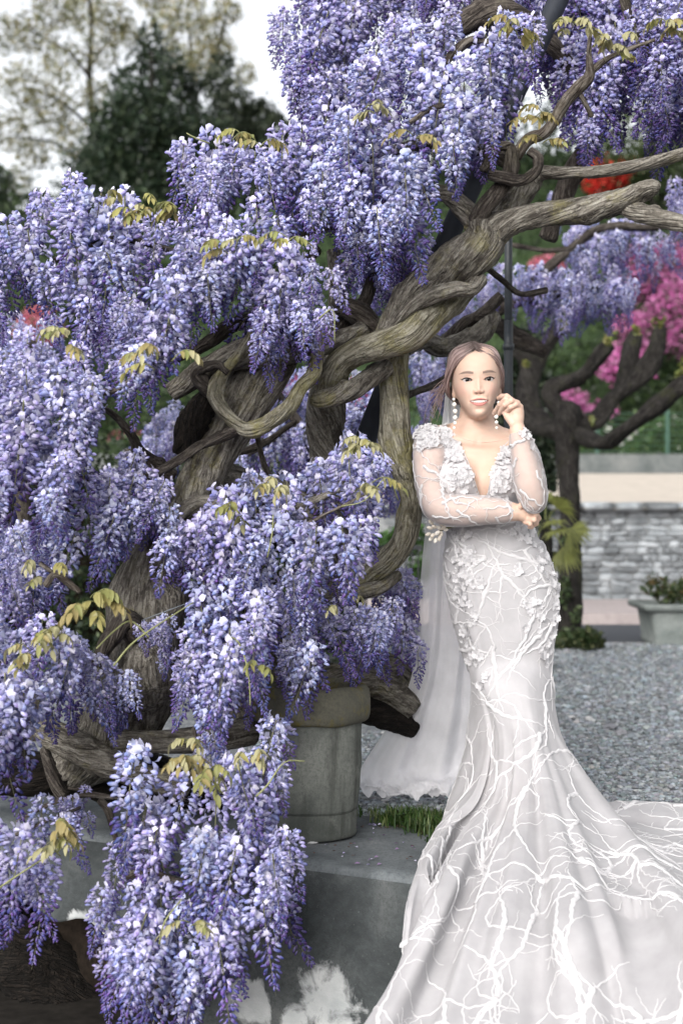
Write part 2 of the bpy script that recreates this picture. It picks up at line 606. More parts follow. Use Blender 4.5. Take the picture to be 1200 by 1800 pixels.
def block_mat():
    m, nt, out = new_mat('weathered_concrete')
    N = NT(nt)
    pos = N.n('NewGeometry').outputs['Position']
    a = N.noise(pos, 3.4, 6, 0.68, 0.5)
    f = N.noise(pos, 60, 6, 0.78)
    sp = N.noise(pos, 170, 3, 0.7)
    c = N.ramp(a, [(0.28, (0.022, 0.025, 0.026)), (0.48, (0.060, 0.067, 0.069)), (0.66, (0.105, 0.112, 0.112)), (0.85, (0.18, 0.183, 0.176))])
    c = N.mix(N.ramp(f, [(0.34, 0.7), (0.54, 0.0)]), c, (0.04, 0.045, 0.046))
    c = N.mix(N.ramp(sp, [(0.63, 0.0), (0.76, 0.35)]), c, (0.25, 0.26, 0.255))
    # flaked plaster patches low on the front
    tot = None
    for (q, r) in ((at(428, 1770, 3.9), 0.085), (at(560, 1775, 3.76), 0.12), (at(150, 1648, 4.2), 0.09), (at(500, 1820, 3.8), 0.10)):
        d = N.n('VectorMath', _operation='DISTANCE', i0=pos, i1=tuple(float(x) for x in q)).outputs['Value']
        w = N.math('SUBTRACT', 1.0, N.math('DIVIDE', d, r))
        tot = w if tot is None else N.math('MAXIMUM', tot, w)
    edge = N.noise(pos, 10, 5, 0.62, 0.6)
    pm = N.ramp(N.math('ADD', tot, N.math('MULTIPLY', N.math('SUBTRACT', edge, 0.5), 1.7)), [(0.04, 0.0), (0.26, 0.85)])
    c = N.mix(pm, c, N.ramp(N.noise(pos, 9, 5), [(0.3, (0.36, 0.38, 0.385)), (0.7, (0.62, 0.63, 0.63))]))
    b = N.n('BsdfPrincipled', Base__Color=c, Roughness=0.93)
    b.inputs['Specular IOR Level'].default_value = 0.12
    h = N.math('ADD', N.math('ADD', N.math('MULTIPLY', f, 0.7), N.math('MULTIPLY', sp, 0.3)), N.math('MULTIPLY', pm, 0.5))
    N.set(b, 'Normal', N.bump(h, 0.45, 0.008))
    nt.links.new(b.outputs[0], out.inputs[0])
    return m


M_BLOCK = block_mat()
M_SLAB = concrete_mat('slate_top', (0.115, 0.128, 0.135), (0.052, 0.058, 0.062), (0.19, 0.20, 0.205), scale=1.2)
wall_root = empty('retaining_wall', edge_pt(0.9, 0.3, -0.5), 'weathered grey concrete retaining wall that carries the stone pot', 'retaining wall')
S_ = np.linspace(-1.6, 2.5, 150)
prof = [(0.62, -0.04), (0.60, 0.0), (0.45, 0.0), (0.3, 0.0), (0.15, 0.0), (0.05, 0.0), (0.014, -0.002), (0.002, -0.010), (-0.001, -0.022)]
nface = 34
rows = []
for (b, z) in prof: rows.append(np.stack([edge_pt(s, b, z) for s in S_]))
top_n = len(rows)


def front_low(s):     # lower edge of the plaster face: broken away over the hollow on the left
    w = smooth(0.75, 0.60, s) 
    rag = 0.05 * np.sin(s * 9 + 1) + 0.03 * np.sin(s * 23)
    return -0.57 * (1 - w) + (-0.30 + rag + 0.06 * np.sin(s * 4.1)) * w
for k in range(1, nface + 1):
    t = k / nface
    rows.append(np.stack([edge_pt(s, -0.001 - 0.012 * t, -0.022 + (front_low(s) + 0.022) * t) for s in S_]))
rows.append(np.stack([edge_pt(s, 0.16, front_low(s)) for s in S_]))
V_ = np.stack(rows)
nz_ = fbm(V_ * 7, 21, 4)[..., None] * 0.008 + fbm(V_ * 30, 4, 2)[..., None] * 0.0025
V_[1:, :, :2] += nz_[1:] * (-ENRM)
V_[1:, :, 2:] += nz_[1:] * 0.5
nr_, nc_ = V_.shape[:2]
i = np.arange(nr_ - 1)[:, None] * nc_
j = np.arange(nc_ - 1)[None]
F_ = np.stack([i + j, i + nc_ + j, i + nc_ + j + 1, i + j + 1], -1)
V_ = V_.reshape(-1, 3)
mk('top_slab', V_, F_[:top_n - 1].reshape(-1, 4), M_SLAB, wall_root)
mk('front_face', V_, F_[top_n - 1:].reshape(-1, 4), M_BLOCK, wall_root)
# earth bank seen in the hollow under the broken plaster
V_ = []
xs = np.linspace(-1.6, 1.1, 60)
for z in np.linspace(-0.6, -0.05, 14):
    V_.append(np.stack([edge_pt(s, 0.20 + 0.05 * (z + 0.6), z) for s in xs]))
V_ = np.stack(V_)
V_[..., :2] += (fbm(V_ * 9, 33, 4) * 0.07)[..., None] * ENRM
i = np.arange(13)[:, None] * 60; j = np.arange(59)[None]
tag(mk('earth_bank', V_.reshape(-1, 3), np.stack([i + j, i + j + 1, i + 60 + j + 1, i + 60 + j], -1).reshape(-1, 4), M_SOIL), kind='structure')

# ---- stone flower pot
M_POT = concrete_mat('pot_stone', (0.125, 0.132, 0.12), (0.06, 0.066, 0.06), (0.215, 0.22, 0.20), scale=1.5, drip=(0.05, 0.052, 0.046))
M_POT_RIM = concrete_mat('pot_rim_lichen', (0.115, 0.11, 0.085), (0.05, 0.05, 0.043), (0.2, 0.19, 0.15), stain=(0.155, 0.125, 0.012), scale=1.4)
PC = np.array([-0.089, 4.20, 0.0])
pot = empty('flower_pot', PC, 'round weathered stone flower pot with yellow lichen on its thick rim', 'flower pot')


def worn_lathe(name, prof, mat, seed, amp=0.004):
    V, F = lathe(spline(np.array([[a, b, 0] for a, b in prof]), 0.012)[:, :2], 72)
    r = np.linalg.norm(V[:, :2], axis=1)[:, None] + 1e-6
    V[:, :2] += V[:, :2] / r * (fbm(V * 14, seed, 4)[:, None] * amp)
    V[:, 2] += fbm(V * 11, seed + 3, 3) * amp
    return mk(name, V + PC, F, mat, pot)


worn_lathe('body', [(0.10, 0.002), (0.131, 0.004), (0.134, 0.02), (0.137, 0.078), (0.1375, 0.082)], M_POT, 1, 0.003)
worn_lathe('body', [(0.134, 0.083), (0.1385, 0.088), (0.146, 0.2), (0.150, 0.345)], M_POT, 1, 0.003)
worn_lathe('rim', [(0.146, 0.335), (0.162, 0.338), (0.172, 0.355), (0.175, 0.395), (0.168, 0.43), (0.15, 0.445), (0.13, 0.435), (0.122, 0.40)], M_POT_RIM, 5, 0.006)
V_, F_ = lathe([(0.001, 0.41), (0.07, 0.415), (0.126, 0.40)], 32, PC)
mk('soil', V_, F_, M_SOIL, pot)
# rubble the pot is wedged with
for k in range(4):
    V_, F_ = ball(1.0, 10, 7)
    V_ = V_ * (1 + 0.25 * vnoise(V_ * 1.7, k)[:, None]) * np.array([0.018, 0.012, 0.006])
    p = PC + np.array([-0.03 + 0.035 * k, -0.128 + 0.004 * (k % 2), 0.004])
    if k == 1:
        tag(mk('stone_chip', V_ + p, F_, M_LINE), 'small pale stone chip wedged under the stone pot', 'stone chip')

# ---- gravel pebbles (nobody could count them)
def pebbles(n, xr, yr, size, seed):
    rng = np.random.default_rng(seed)
    V0 = np.array([[1, 0, 0], [-1, 0, 0], [0, 1, 0], [0, -1, 0], [0, 0, 1], [0, 0, -1],
                   [.62, .62, .62], [.62, -.62, .62], [-.62, .62, .62], [-.62, -.62, .62]], float)
    F0 = np.array([[6, 0, 2], [7, 3, 0], [8, 2, 1], [9, 1, 3], [4, 6, 8], [4, 9, 7], [4, 7, 6], [4, 8, 9], [6, 7, 0], [8, 6, 2], [9, 8, 1], [7, 9, 3]])
    x = rng.uniform(*xr, n); y = rng.uniform(*yr, n)
    s = size * rng.lognormal(0, 0.3, n) / 2
    a = rng.uniform(0, 2 * np.pi, n)
    sc = np.stack([s * rng.uniform(.9, 1.3, n), s * rng.uniform(.75, 1.1, n), s * rng.uniform(.45, .8, n)], -1)
    W = V0[None] * (1 + rng.uniform(-.22, .22, (n, 10, 1))) * sc[:, None]
    c, si = np.cos(a)[:, None], np.sin(a)[:, None]
    W = np.stack([W[..., 0] * c - W[..., 1] * si, W[..., 0] * si + W[..., 1] * c, W[..., 2]], -1)
    W += np.stack([x, y, -0.012 + sc[:, 2] * 0.55], -1)[:, None]
    g = rng.lognormal(np.log(0.225), 0.30, n)
    tint = np.stack([0.92 + rng.normal(0, .05, n), 1.0 + rng.normal(0, .02, n), 1.06 + rng.normal(0, .05, n)], -1)
    C = np.clip(g[:, None] * tint, 0.03, 0.42)
    F = (F0[None] + (np.arange(n) * 10)[:, None, None]).reshape(-1, 3)
    return W.reshape(-1, 3), F, np.repeat(C, 10, 0)


mb = MB()
for args in ((32000, (-0.4, 1.8), (4.15, 6.2), 0.0138, 1), (24000, (0.5, 2.6), (6.0, 10.3), 0.020, 2), (6000, (0.35, 1.6), (3.2, 4.3), 0.014, 3)):
    V_, F_, C_ = pebbles(*args)
    keep = np.ones(len(V_) // 10, bool)
    if args[4] in (1, 3):
        ctr = V_.reshape(-1, 10, 3).mean(1)
        bk = (ctr[:, :2] - E0[:2]) @ ENRM
        keep = bk > 0.56
    kv = np.repeat(keep, 10)
    idx = np.cumsum(kv) - 1
    F_ = idx[F_[np.repeat(keep, 12)]]
    mb.add(V_[kv], F_, C_[kv])
o_ = mb.build('gravel', col_mat('pebble', 0.8, spec=0.25), smooth=False); o_['kind'] = 'stuff'

# ---- grass tuft between the slab and the gravel
def blades(cent, n, h, seed, spread, w=0.0035, cols=((0.025, 0.055, 0.012), (0.045, 0.085, 0.02), (0.09, 0.115, 0.04))):
    rng = np.random.default_rng(seed)
    cent = np.asarray(cent, float)
    k = rng.integers(0, len(cent), n)
    b = cent[k] + np.stack([rng.normal(0, spread, n), rng.normal(0, spread * 0.7, n), np.zeros(n)], -1)
    a = rng.uniform(0, 2 * np.pi, n); L = h * rng.uniform(.4, 1.25, n); lean = rng.uniform(0.1, 1.1, n)
    d = np.stack([np.cos(a), np.sin(a), np.zeros(n)], -1)
    sd = np.stack([-np.sin(a), np.cos(a), np.zeros(n)], -1) * (w * rng.uniform(.6, 1.4, n))[:, None]
    up = np.array([0, 0, 1.0])
    m = b + up * (L * 0.6)[:, None] + d * (L * 0.25 * lean)[:, None]
    t = b + up * (L * (1 - 0.3 * lean))[:, None] + d * (L * 0.75 * lean)[:, None]
    V = np.stack([b - sd, b + sd, m + sd * .8, m - sd * .8, t], 1).reshape(-1, 3)
    o = np.arange(n)[:, None] * 5
    C = np.asarray(cols)[rng.integers(0, len(cols), n)] * rng.uniform(.7, 1.3, (n, 1))
    return V, [o + np.array([[0, 1, 2, 3]]), o + np.array([[3, 2, 4]])], np.repeat(C, 5, 0)


mb = MB()
gc = [edge_pt(s, 0.57 + 0.05 * RNG.normal(), -0.01) for s in np.linspace(1.06, 1.45, 44)]
mb.add(*blades(gc, 3000, 0.06, 5, 0.03, 0.0028))
gc = [edge_pt(s, 0.6 + 0.03 * RNG.normal(), -0.01) for s in np.linspace(-0.6, 1.0, 40)]
mb.add(*blades(gc, 500, 0.045, 6, 0.04))
o_ = mb.build('grass', M_FOLIAGE); o_['kind'] = 'stuff'

# ---- far stone wall, stone by stone
M_STONE = concrete_mat('wall_stone', (0.28, 0.30, 0.315), (0.15, 0.165, 0.175), (0.44, 0.45, 0.46), scale=1.6, bump=0.6)
nt = M_STONE.node_tree
_N = NT(nt)
_b = [n for n in nt.nodes if n.type == 'BSDF_PRINCIPLED'][0]
_src = _b.inputs['Base Color'].links[0].from_socket
_r = _N.n('ObjectInfo').outputs['Random']
_c = _N.n('HueSaturation', Value=_N.math('ADD', _N.math('MULTIPLY', _r, 0.9), 0.55), Color=_src).outputs[0]
nt.links.new(_c, _b.inputs['Base Color'])
wall = empty('stone_wall', (2.9, 14.2, 0.0), 'dry grey rubble stone wall across the road', 'stone wall')
V_, F_ = box((2.6, 14.45, 0.48), (9.5, 0.36, 1.02))
mk('core', V_, F_, plain_mat('mortar', (0.21, 0.22, 0.225), 0.95, 0.1), wall, smooth=False)
stones = []
rub = MB()
for k in range(8):
    V_, F_ = ball(1.0, 9, 6)
    V_ = np.sign(V_) * np.abs(V_) ** 0.42
    V_ *= (1 + 0.24 * vnoise(V_ * 1.5, k * 7)[:, None])
    stones.append(mesh_data('stone', V_ * 0.5, F_, M_STONE)); SF_ = F_
z = 0.0
row = 0
rs = random.Random(3)
while z < 0.99 and row < 18:
    h = rs.uniform(0.04, 0.088)
    x = 0.4 + rs.uniform(0, 0.15)
    while x < 5.6:
        w = rs.uniform(0.05, 0.24) * rs.uniform(.7, 1.2)
        pos_, M_ = np.array((x + w / 2, 14.312 + rs.uniform(-.012, .012), z + h / 2)), roty(rs.uniform(-.12, .12)) * np.array([w * 1.06, 0.14, h * rs.uniform(.9, 1.25)])
        me_ = rs.choice(stones)
        if 2.25 < x < 3.5: place('stone', me_, wall, pos_, M_)
        else:
            co = np.zeros(len(me_.vertices) * 3); me_.vertices.foreach_get('co', co)
            rub.add(co.reshape(-1, 3) @ M_.T + pos_, SF_)
        x += w
    z += h
    row += 1
rub.build('rubble', M_STONE, wall)['kind'] = 'stuff'
x = 0.4
while x < 5.6:
    w = rs.uniform(0.22, 0.45)
    place('coping_stone', rs.choice(stones), wall, (x + w / 2, 14.36, 1.0), None, np.array([w * 1.02, 0.5, 0.10]))
    x += w

# ---- fallen petals and twiglets on the slab, the pot's foot and the gravel
rf = np.random.default_rng(19)
mb = MB()
for i in range(150):
    sp = rf.uniform(.95, 1.5); bkk = rf.uniform(.02, .58) if i < 90 else rf.uniform(.62, 2.4)
    p = edge_pt(sp if i < 90 else rf.uniform(1.2, 3.0), bkk, .006 if i < 90 else .002)
    a = rf.uniform(0, 6.28); r = rf.uniform(.004, .009)
    V = np.array([[-r, 0, 0], [0, -r * .6, .002], [r, 0, .001], [0, r * .6, .004]]) @ rotz(a).T + p
    mb.add(V, np.array([[0, 1, 2, 3]]), ((.34, .30, .50), (.45, .43, .55), (.20, .13, .24), (.10, .06, .05))[rf.integers(4)])
for i in range(14):
    p = edge_pt(rf.uniform(1.05, 1.35), rf.uniform(.40, .56), .007)
    a = rf.uniform(0, 6.28); L = rf.uniform(.015, .035)
    q = p + np.array([math.cos(a), math.sin(a), .1]) * L
    V, F, T = tube([list(p) + [.0012], list((p + q) / 2 + [0, 0, .004]) + [.0012], list(q) + [.0008]], 5, .01, 0, 0)
    mb.add(V, F, (.07, .045, .035))
o_ = mb.build('plant_litter', col_mat('fallen_petal', .7, .2), smooth=False); o_['kind'] = 'stuff'
# ================================================================= the old wisteria
wis = empty('wisteria', at(330, 1200, 4.3), 'huge old wisteria with twisted bare trunks and cascades of lilac blossom around the stone pot', 'wisteria')


def limb(name, rows, mat=None, parent=None, nseg=20, ridge=0.13, lump=0.12, twist=6.0, nr=7, label=None, step=None):
    P = px_path(rows)
    r = np.mean([p[3] for p in P])
    V, F, T = tube(P, nseg, step or max(0.007, r * 0.26), ridge, lump, nr, twist, RNG.integers(1000), knots=0 if r < .006 else 9)
    o = mk(name, V, F, mat or M_BARK, parent or wis, tuv=T)
    if label: o['label'] = label
    return o


# the trunk the woman leans on, curving back to the pot
limb('trunk', [(700, 585, 4.32, 24), (692, 620, 4.32, 26), (691, 667, 4.31, 24), (694, 733, 4.30, 25), (700, 792, 4.30, 23), (712, 835, 4.31, 19), (722, 878, 4.32, 17), (717, 920, 4.33, 20), (706, 955, 4.33, 20), (683, 983, 4.34, 22), (650, 1005, 4.36, 23), (610, 1040, 4.40, 24), (560, 1060, 4.44, 26), (510, 1100, 4.46, 32), (475, 1150, 4.46, 36), (470, 1215, 4.44, 40)], nseg=30, twist=2.0, ridge=0.10, mat=M_BARK_PALE)
# twisted limb: three strands
limb('branch', [(548, 698, 4.14, 12), (565, 702, 4.14, 15), (608, 688, 4.15, 16), (645, 668, 4.20, 16), (680, 645, 4.26, 14)], twist=9, nseg=20)
limb('branch', [(560, 705, 4.22, 18), (578, 665, 4.20, 22), (598, 638, 4.18, 24), (628, 619, 4.16, 25), (676, 604, 4.15, 26), (719, 587, 4.14, 27), (757, 555, 4.15, 27), (788, 532, 4.17, 24), (820, 505, 4.20, 20)], nseg=30, twist=3, ridge=0.07, mat=M_BARK_PALE)
limb('branch', [(672, 590, 4.13, 6), (690, 570, 4.12, 9), (722, 541, 4.10, 12), (761, 518, 4.08, 13), (799, 507, 4.07, 14), (826, 508, 4.09, 13), (845, 490, 4.14, 12)], nseg=22, twist=5, ridge=0.08)
limb('branch', [(668, 592, 4.20, 10), (691, 553, 4.19, 16), (729, 511, 4.17, 26), (771, 483, 4.15, 33), (815, 455, 4.13, 37), (848, 432, 4.12, 36), (868, 408, 4.12, 29), (900, 390, 4.10, 23), (940, 380, 4.08, 22), (985, 373, 4.06, 22), (1025, 367, 4.05, 23), (1070, 358, 4.03, 22), (1105, 348, 4.02, 20), (1130, 336, 4.01, 17), (1146, 331, 4.0, 15), (1155, 334, 4.0, 11)], nseg=34, twist=6, ridge=0.14, nr=9)
limb('branch', [(1085, 355, 4.04, 14), (1108, 368, 4.02, 17), (1140, 380, 4.0, 16), (1200, 392, 3.96, 15), (1290, 396, 3.9, 15)], nseg=18)
limb('branch', [(858, 418, 4.16, 20), (880, 385, 4.18, 22), (900, 360, 4.20, 21), (930, 322, 4.22, 20), (950, 304, 4.2, 13), (985, 304, 4.16, 10), (1050, 302, 4.12, 10), (1125, 290, 4.08, 11), (1200, 270, 4.02, 10), (1290, 240, 3.95, 10)], nseg=18)
limb('branch', [(850, 415, 4.2, 20), (828, 380, 4.22, 19), (800, 352, 4.24, 16), (770, 340, 4.25, 14), (700, 345, 4.26, 13), (640, 380, 4.26, 12), (560, 400, 4.22, 11), (500, 430, 4.15, 9)], nseg=16)
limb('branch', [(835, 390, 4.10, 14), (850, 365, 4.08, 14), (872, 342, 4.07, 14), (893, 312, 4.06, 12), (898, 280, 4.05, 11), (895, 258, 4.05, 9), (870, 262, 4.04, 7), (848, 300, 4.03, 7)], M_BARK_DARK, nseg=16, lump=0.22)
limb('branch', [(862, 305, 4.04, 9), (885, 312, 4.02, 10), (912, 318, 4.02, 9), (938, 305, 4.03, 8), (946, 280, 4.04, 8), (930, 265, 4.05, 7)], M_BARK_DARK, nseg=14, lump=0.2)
limb('branch', [(905, 275, 4.08, 11), (928, 245, 4.07, 9), (958, 231, 4.05, 9), (988, 187, 4.03, 10), (1018, 152, 4.01, 10), (1035, 132, 4.0, 8), (1034, 95, 4.0, 5), (1036, 60, 3.98, 3)], M_TWIG, nseg=14, lump=0.2)
limb('branch', [(1030, 135, 4.0, 6), (1060, 108, 4.0, 5), (1090, 92, 3.98, 4), (1150, 70, 3.96, 3)], M_TWIG, nseg=8)
limb('branch', [(985, 190, 4.05, 6), (1012, 160, 4.1, 5), (1040, 205, 4.1, 4)], M_TWIG, nseg=8)
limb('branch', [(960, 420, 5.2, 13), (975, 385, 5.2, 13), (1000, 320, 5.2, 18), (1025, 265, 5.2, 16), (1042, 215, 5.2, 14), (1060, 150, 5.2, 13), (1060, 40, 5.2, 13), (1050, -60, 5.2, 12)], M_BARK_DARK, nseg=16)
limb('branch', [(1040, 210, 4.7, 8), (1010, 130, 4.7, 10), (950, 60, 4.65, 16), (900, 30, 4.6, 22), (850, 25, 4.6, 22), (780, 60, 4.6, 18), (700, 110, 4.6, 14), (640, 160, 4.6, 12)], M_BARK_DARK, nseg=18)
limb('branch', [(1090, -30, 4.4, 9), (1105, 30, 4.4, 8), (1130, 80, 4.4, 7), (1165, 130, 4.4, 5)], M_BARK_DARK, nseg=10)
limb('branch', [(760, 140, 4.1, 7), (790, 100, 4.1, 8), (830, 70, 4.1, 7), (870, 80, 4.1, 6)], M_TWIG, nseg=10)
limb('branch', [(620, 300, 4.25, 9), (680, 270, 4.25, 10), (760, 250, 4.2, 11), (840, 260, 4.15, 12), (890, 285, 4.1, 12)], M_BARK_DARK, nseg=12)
# horizontal limb and the big leaning trunk
limb('branch', [(300, 690, 4.06, 14), (362, 652, 4.05, 20), (408, 629, 4.05, 24), (458, 617, 4.07, 26), (508, 612, 4.10, 24), (550, 606, 4.15, 22), (590, 600, 4.22, 18), (640, 585, 4.28, 16)], nseg=26, twist=8)
limb('trunk', [(500, 612, 4.22, 30), (470, 640, 4.18, 40), (436, 690, 4.14, 46), (403, 745, 4.12, 41), (372, 800, 4.10, 37), (348, 855, 4.10, 36), (322, 910, 4.10, 40), (290, 965, 4.10, 50), (268, 1025, 4.10, 60), (255, 1100, 4.10, 66), (245, 1180, 4.14, 66), (222, 1250, 4.22, 64), (180, 1310, 4.34, 58), (110, 1360, 4.5, 46)], nseg=48, ridge=0.10, twist=1.5, nr=12)
limb('trunk', [(340, 770, 4.22, 20), (383, 825, 4.25, 24), (421, 846, 4.26, 26), (458, 860, 4.28, 26), (520, 890, 4.30, 25), (560, 940, 4.34, 25), (560, 1000, 4.4, 26)], nseg=22, twist=5)
limb('branch', [(368, 690, 4.06, 14), (350, 725, 4.04, 22), (335, 760, 4.04, 22), (322, 800, 4.05, 14)], M_BARK_ROT_SHADE, nseg=24, ridge=0.35, lump=0.25, nr=10)
limb('branch', [(566, 560, 4.12, 9.8), (560, 600, 4.10, 10.7), (558, 633, 4.08, 11.5), (553, 660, 4.06, 12.3), (526, 684, 4.04, 12.3), (504, 721, 4.02, 13.9), (475, 742, 4.0, 13.1), (442, 754, 3.98, 14.8), (420, 748, 3.98, 11.5), (393, 725, 3.98, 11.5), (380, 692, 3.98, 13.1), (395, 655, 3.96, 9.8), (424, 617, 3.95, 7.4), (458, 562, 3.94, 4.9), (475, 530, 3.94, 3.3)], mat=M_BARK_PALE, nseg=22, lump=0.34)
limb('branch', [(424, 752, 3.99, 12), (400, 762, 3.98, 10), (354, 783, 3.96, 8), (300, 817, 3.94, 8), (240, 845, 3.92, 6), (200, 870, 3.9, 4)], M_BARK_DARK, nseg=12, lump=0.2)
limb('branch', [(385, 700, 4.0, 14), (362, 680, 3.98, 12), (345, 655, 3.97, 9), (380, 640, 3.95, 7), (400, 655, 3.94, 5)], M_BARK_DARK, nseg=12, lump=0.25)
# dark twisted stems further in
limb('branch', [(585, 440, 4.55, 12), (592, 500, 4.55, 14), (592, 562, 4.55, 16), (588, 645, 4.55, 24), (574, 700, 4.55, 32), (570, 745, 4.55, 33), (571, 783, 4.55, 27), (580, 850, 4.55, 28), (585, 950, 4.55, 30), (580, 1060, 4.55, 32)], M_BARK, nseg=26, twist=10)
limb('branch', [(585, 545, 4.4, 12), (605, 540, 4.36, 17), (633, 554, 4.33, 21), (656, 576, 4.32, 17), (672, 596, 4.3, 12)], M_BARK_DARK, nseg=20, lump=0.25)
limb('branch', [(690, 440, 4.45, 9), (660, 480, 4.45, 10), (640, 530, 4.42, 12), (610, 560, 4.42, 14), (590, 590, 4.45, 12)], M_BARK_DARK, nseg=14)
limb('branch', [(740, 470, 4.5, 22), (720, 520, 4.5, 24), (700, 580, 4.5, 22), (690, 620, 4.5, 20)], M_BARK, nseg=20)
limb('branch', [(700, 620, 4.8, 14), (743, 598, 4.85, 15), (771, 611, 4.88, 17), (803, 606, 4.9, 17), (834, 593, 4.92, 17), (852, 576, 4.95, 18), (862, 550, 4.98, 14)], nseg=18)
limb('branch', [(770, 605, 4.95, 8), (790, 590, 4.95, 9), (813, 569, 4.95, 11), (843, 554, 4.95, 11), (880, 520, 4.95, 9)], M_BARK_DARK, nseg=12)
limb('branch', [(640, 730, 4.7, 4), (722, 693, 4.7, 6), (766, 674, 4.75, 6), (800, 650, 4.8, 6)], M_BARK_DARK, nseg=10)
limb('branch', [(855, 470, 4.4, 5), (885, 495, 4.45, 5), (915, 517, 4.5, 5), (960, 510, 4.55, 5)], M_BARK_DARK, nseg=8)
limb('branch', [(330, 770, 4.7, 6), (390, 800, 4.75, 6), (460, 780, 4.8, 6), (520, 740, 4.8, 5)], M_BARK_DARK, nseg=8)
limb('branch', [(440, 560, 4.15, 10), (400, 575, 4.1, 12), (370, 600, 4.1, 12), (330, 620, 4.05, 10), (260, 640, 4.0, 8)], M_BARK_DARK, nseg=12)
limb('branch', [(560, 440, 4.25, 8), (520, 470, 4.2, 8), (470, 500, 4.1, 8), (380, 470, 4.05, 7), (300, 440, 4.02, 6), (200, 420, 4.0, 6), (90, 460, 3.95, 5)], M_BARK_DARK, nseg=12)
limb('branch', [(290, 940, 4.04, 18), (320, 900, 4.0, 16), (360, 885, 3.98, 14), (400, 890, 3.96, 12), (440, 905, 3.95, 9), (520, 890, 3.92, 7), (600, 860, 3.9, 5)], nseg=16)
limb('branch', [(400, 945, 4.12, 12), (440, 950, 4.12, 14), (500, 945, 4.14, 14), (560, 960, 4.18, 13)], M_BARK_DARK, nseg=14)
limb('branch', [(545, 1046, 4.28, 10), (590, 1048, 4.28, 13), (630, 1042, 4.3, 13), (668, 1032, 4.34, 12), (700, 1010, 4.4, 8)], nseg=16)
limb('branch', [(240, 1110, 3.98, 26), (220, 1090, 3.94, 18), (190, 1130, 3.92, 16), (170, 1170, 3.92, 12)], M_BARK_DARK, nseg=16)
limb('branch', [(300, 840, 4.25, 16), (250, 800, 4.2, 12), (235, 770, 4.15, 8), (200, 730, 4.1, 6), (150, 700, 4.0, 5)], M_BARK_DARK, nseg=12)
# roots and logs on the slab
limb('root', [(70, 1262, 4.22, 16), (95, 1288, 4.20, 22), (135, 1315, 4.17, 25), (178, 1337, 4.15, 26), (215, 1352, 4.14, 22), (270, 1370, 4.14, 20), (330, 1385, 4.15, 20)], nseg=24, ridge=0.2)
limb('root', [(198, 1304, 4.10, 17), (204, 1304, 4.10, 19), (250, 1303, 4.10, 19), (300, 1304, 4.12, 20), (370, 1298, 4.2, 24), (440, 1285, 4.28, 26)], nseg=22, ridge=0.08, twist=0.5)
limb('root', [(-90, 1345, 4.4, 40), (-30, 1348, 4.38, 42), (40, 1358, 4.38, 38), (90, 1362, 4.42, 34), (150, 1360, 4.45, 36), (260, 1370, 4.5, 36), (400, 1390, 4.5, 34)], M_BARK_ROT_SHADE, nseg=30, ridge=0.16, nr=12)
limb('root', [(78, 1318, 4.24, 9), (88, 1348, 4.20, 10), (100, 1380, 4.17, 11), (112, 1402, 4.16, 10)], M_BARK_DARK, nseg=12)
limb('root', [(470, 1180, 4.5, 30), (530, 1190, 4.5, 26), (600, 1188, 4.52, 20), (650, 1196, 4.55, 24), (690, 1218, 4.58, 24), (725, 1248, 4.6, 18)], nseg=26, ridge=0.2, nr=10)
limb('root', [(560, 1250, 4.5, 24), (640, 1248, 4.55, 22), (690, 1262, 4.6, 22), (730, 1285, 4.62, 14)], M_BARK_ROT_SHADE, nseg=22, ridge=0.2)
limb('root', [(620, 1175, 4.7, 18), (665, 1165, 4.72, 22), (705, 1190, 4.75, 20), (720, 1235, 4.75, 14)], nseg=20, ridge=0.2)
limb('root', [(420, 1090, 4.3, 30), (436, 1150, 4.32, 34), (446, 1210, 4.34, 38), (440, 1270, 4.36, 40)], M_BARK, nseg=28, ridge=0.18)
limb('root', [(-40, 1560, 4.6, 60), (40, 1660, 4.55, 66), (110, 1740, 4.5, 60), (170, 1850, 4.45, 60)], M_BARK_ROT_SHADE, nseg=36, ridge=0.2, nr=12)
# twigs
for rows in ([(30, 1446, 3.95, 3), (66, 1424, 3.93, 4), (104, 1408, 3.92, 4), (150, 1398, 3.92, 4), (200, 1402, 3.93, 4)],
             [(176, 1405, 3.96, 7), (188, 1420, 3.96, 7), (197, 1448, 3.95, 6), (205, 1480, 3.93, 5)],
             [(-20, 1490, 3.6, 3), (40, 1462, 3.6, 3), (90, 1440, 3.65, 3), (140, 1420, 3.8, 3)],
             [(120, 1385, 4.0, 2), (170, 1395, 4.0, 3), (225, 1408, 3.95, 3)],
             [(220, 1540, 3.75, 7), (262, 1532, 3.74, 7), (300, 1545, 3.72, 6), (360, 1558, 3.7, 5), (420, 1570, 3.7, 4)],
             [(80, 1030, 3.75, 6), (100, 1010, 3.75, 6), (140, 1040, 3.76, 5), (70, 990, 3.76, 4)],
             [(340, 1280, 3.85, 4), (350, 1330, 3.75, 4), (330, 1370, 3.7, 3)],
             [(500, 940, 3.9, 3), (580, 900, 3.8, 3), (640, 870, 3.78, 2)],
             [(160, 700, 3.75, 5), (180, 690, 3.72, 6), (205, 685, 3.7, 5), (240, 660, 3.68, 3)],
             [(720, 215, 3.95, 4), (760, 190, 3.95, 5), (800, 180, 3.95, 4)],
             [(440, 700, 4.3, 4), (470, 830, 4.5, 5), (520, 860, 4.6, 4), (480, 900, 4.6, 3)]):
    limb('twig', rows, M_TWIG, nseg=7, ridge=0.05, lump=0.2)

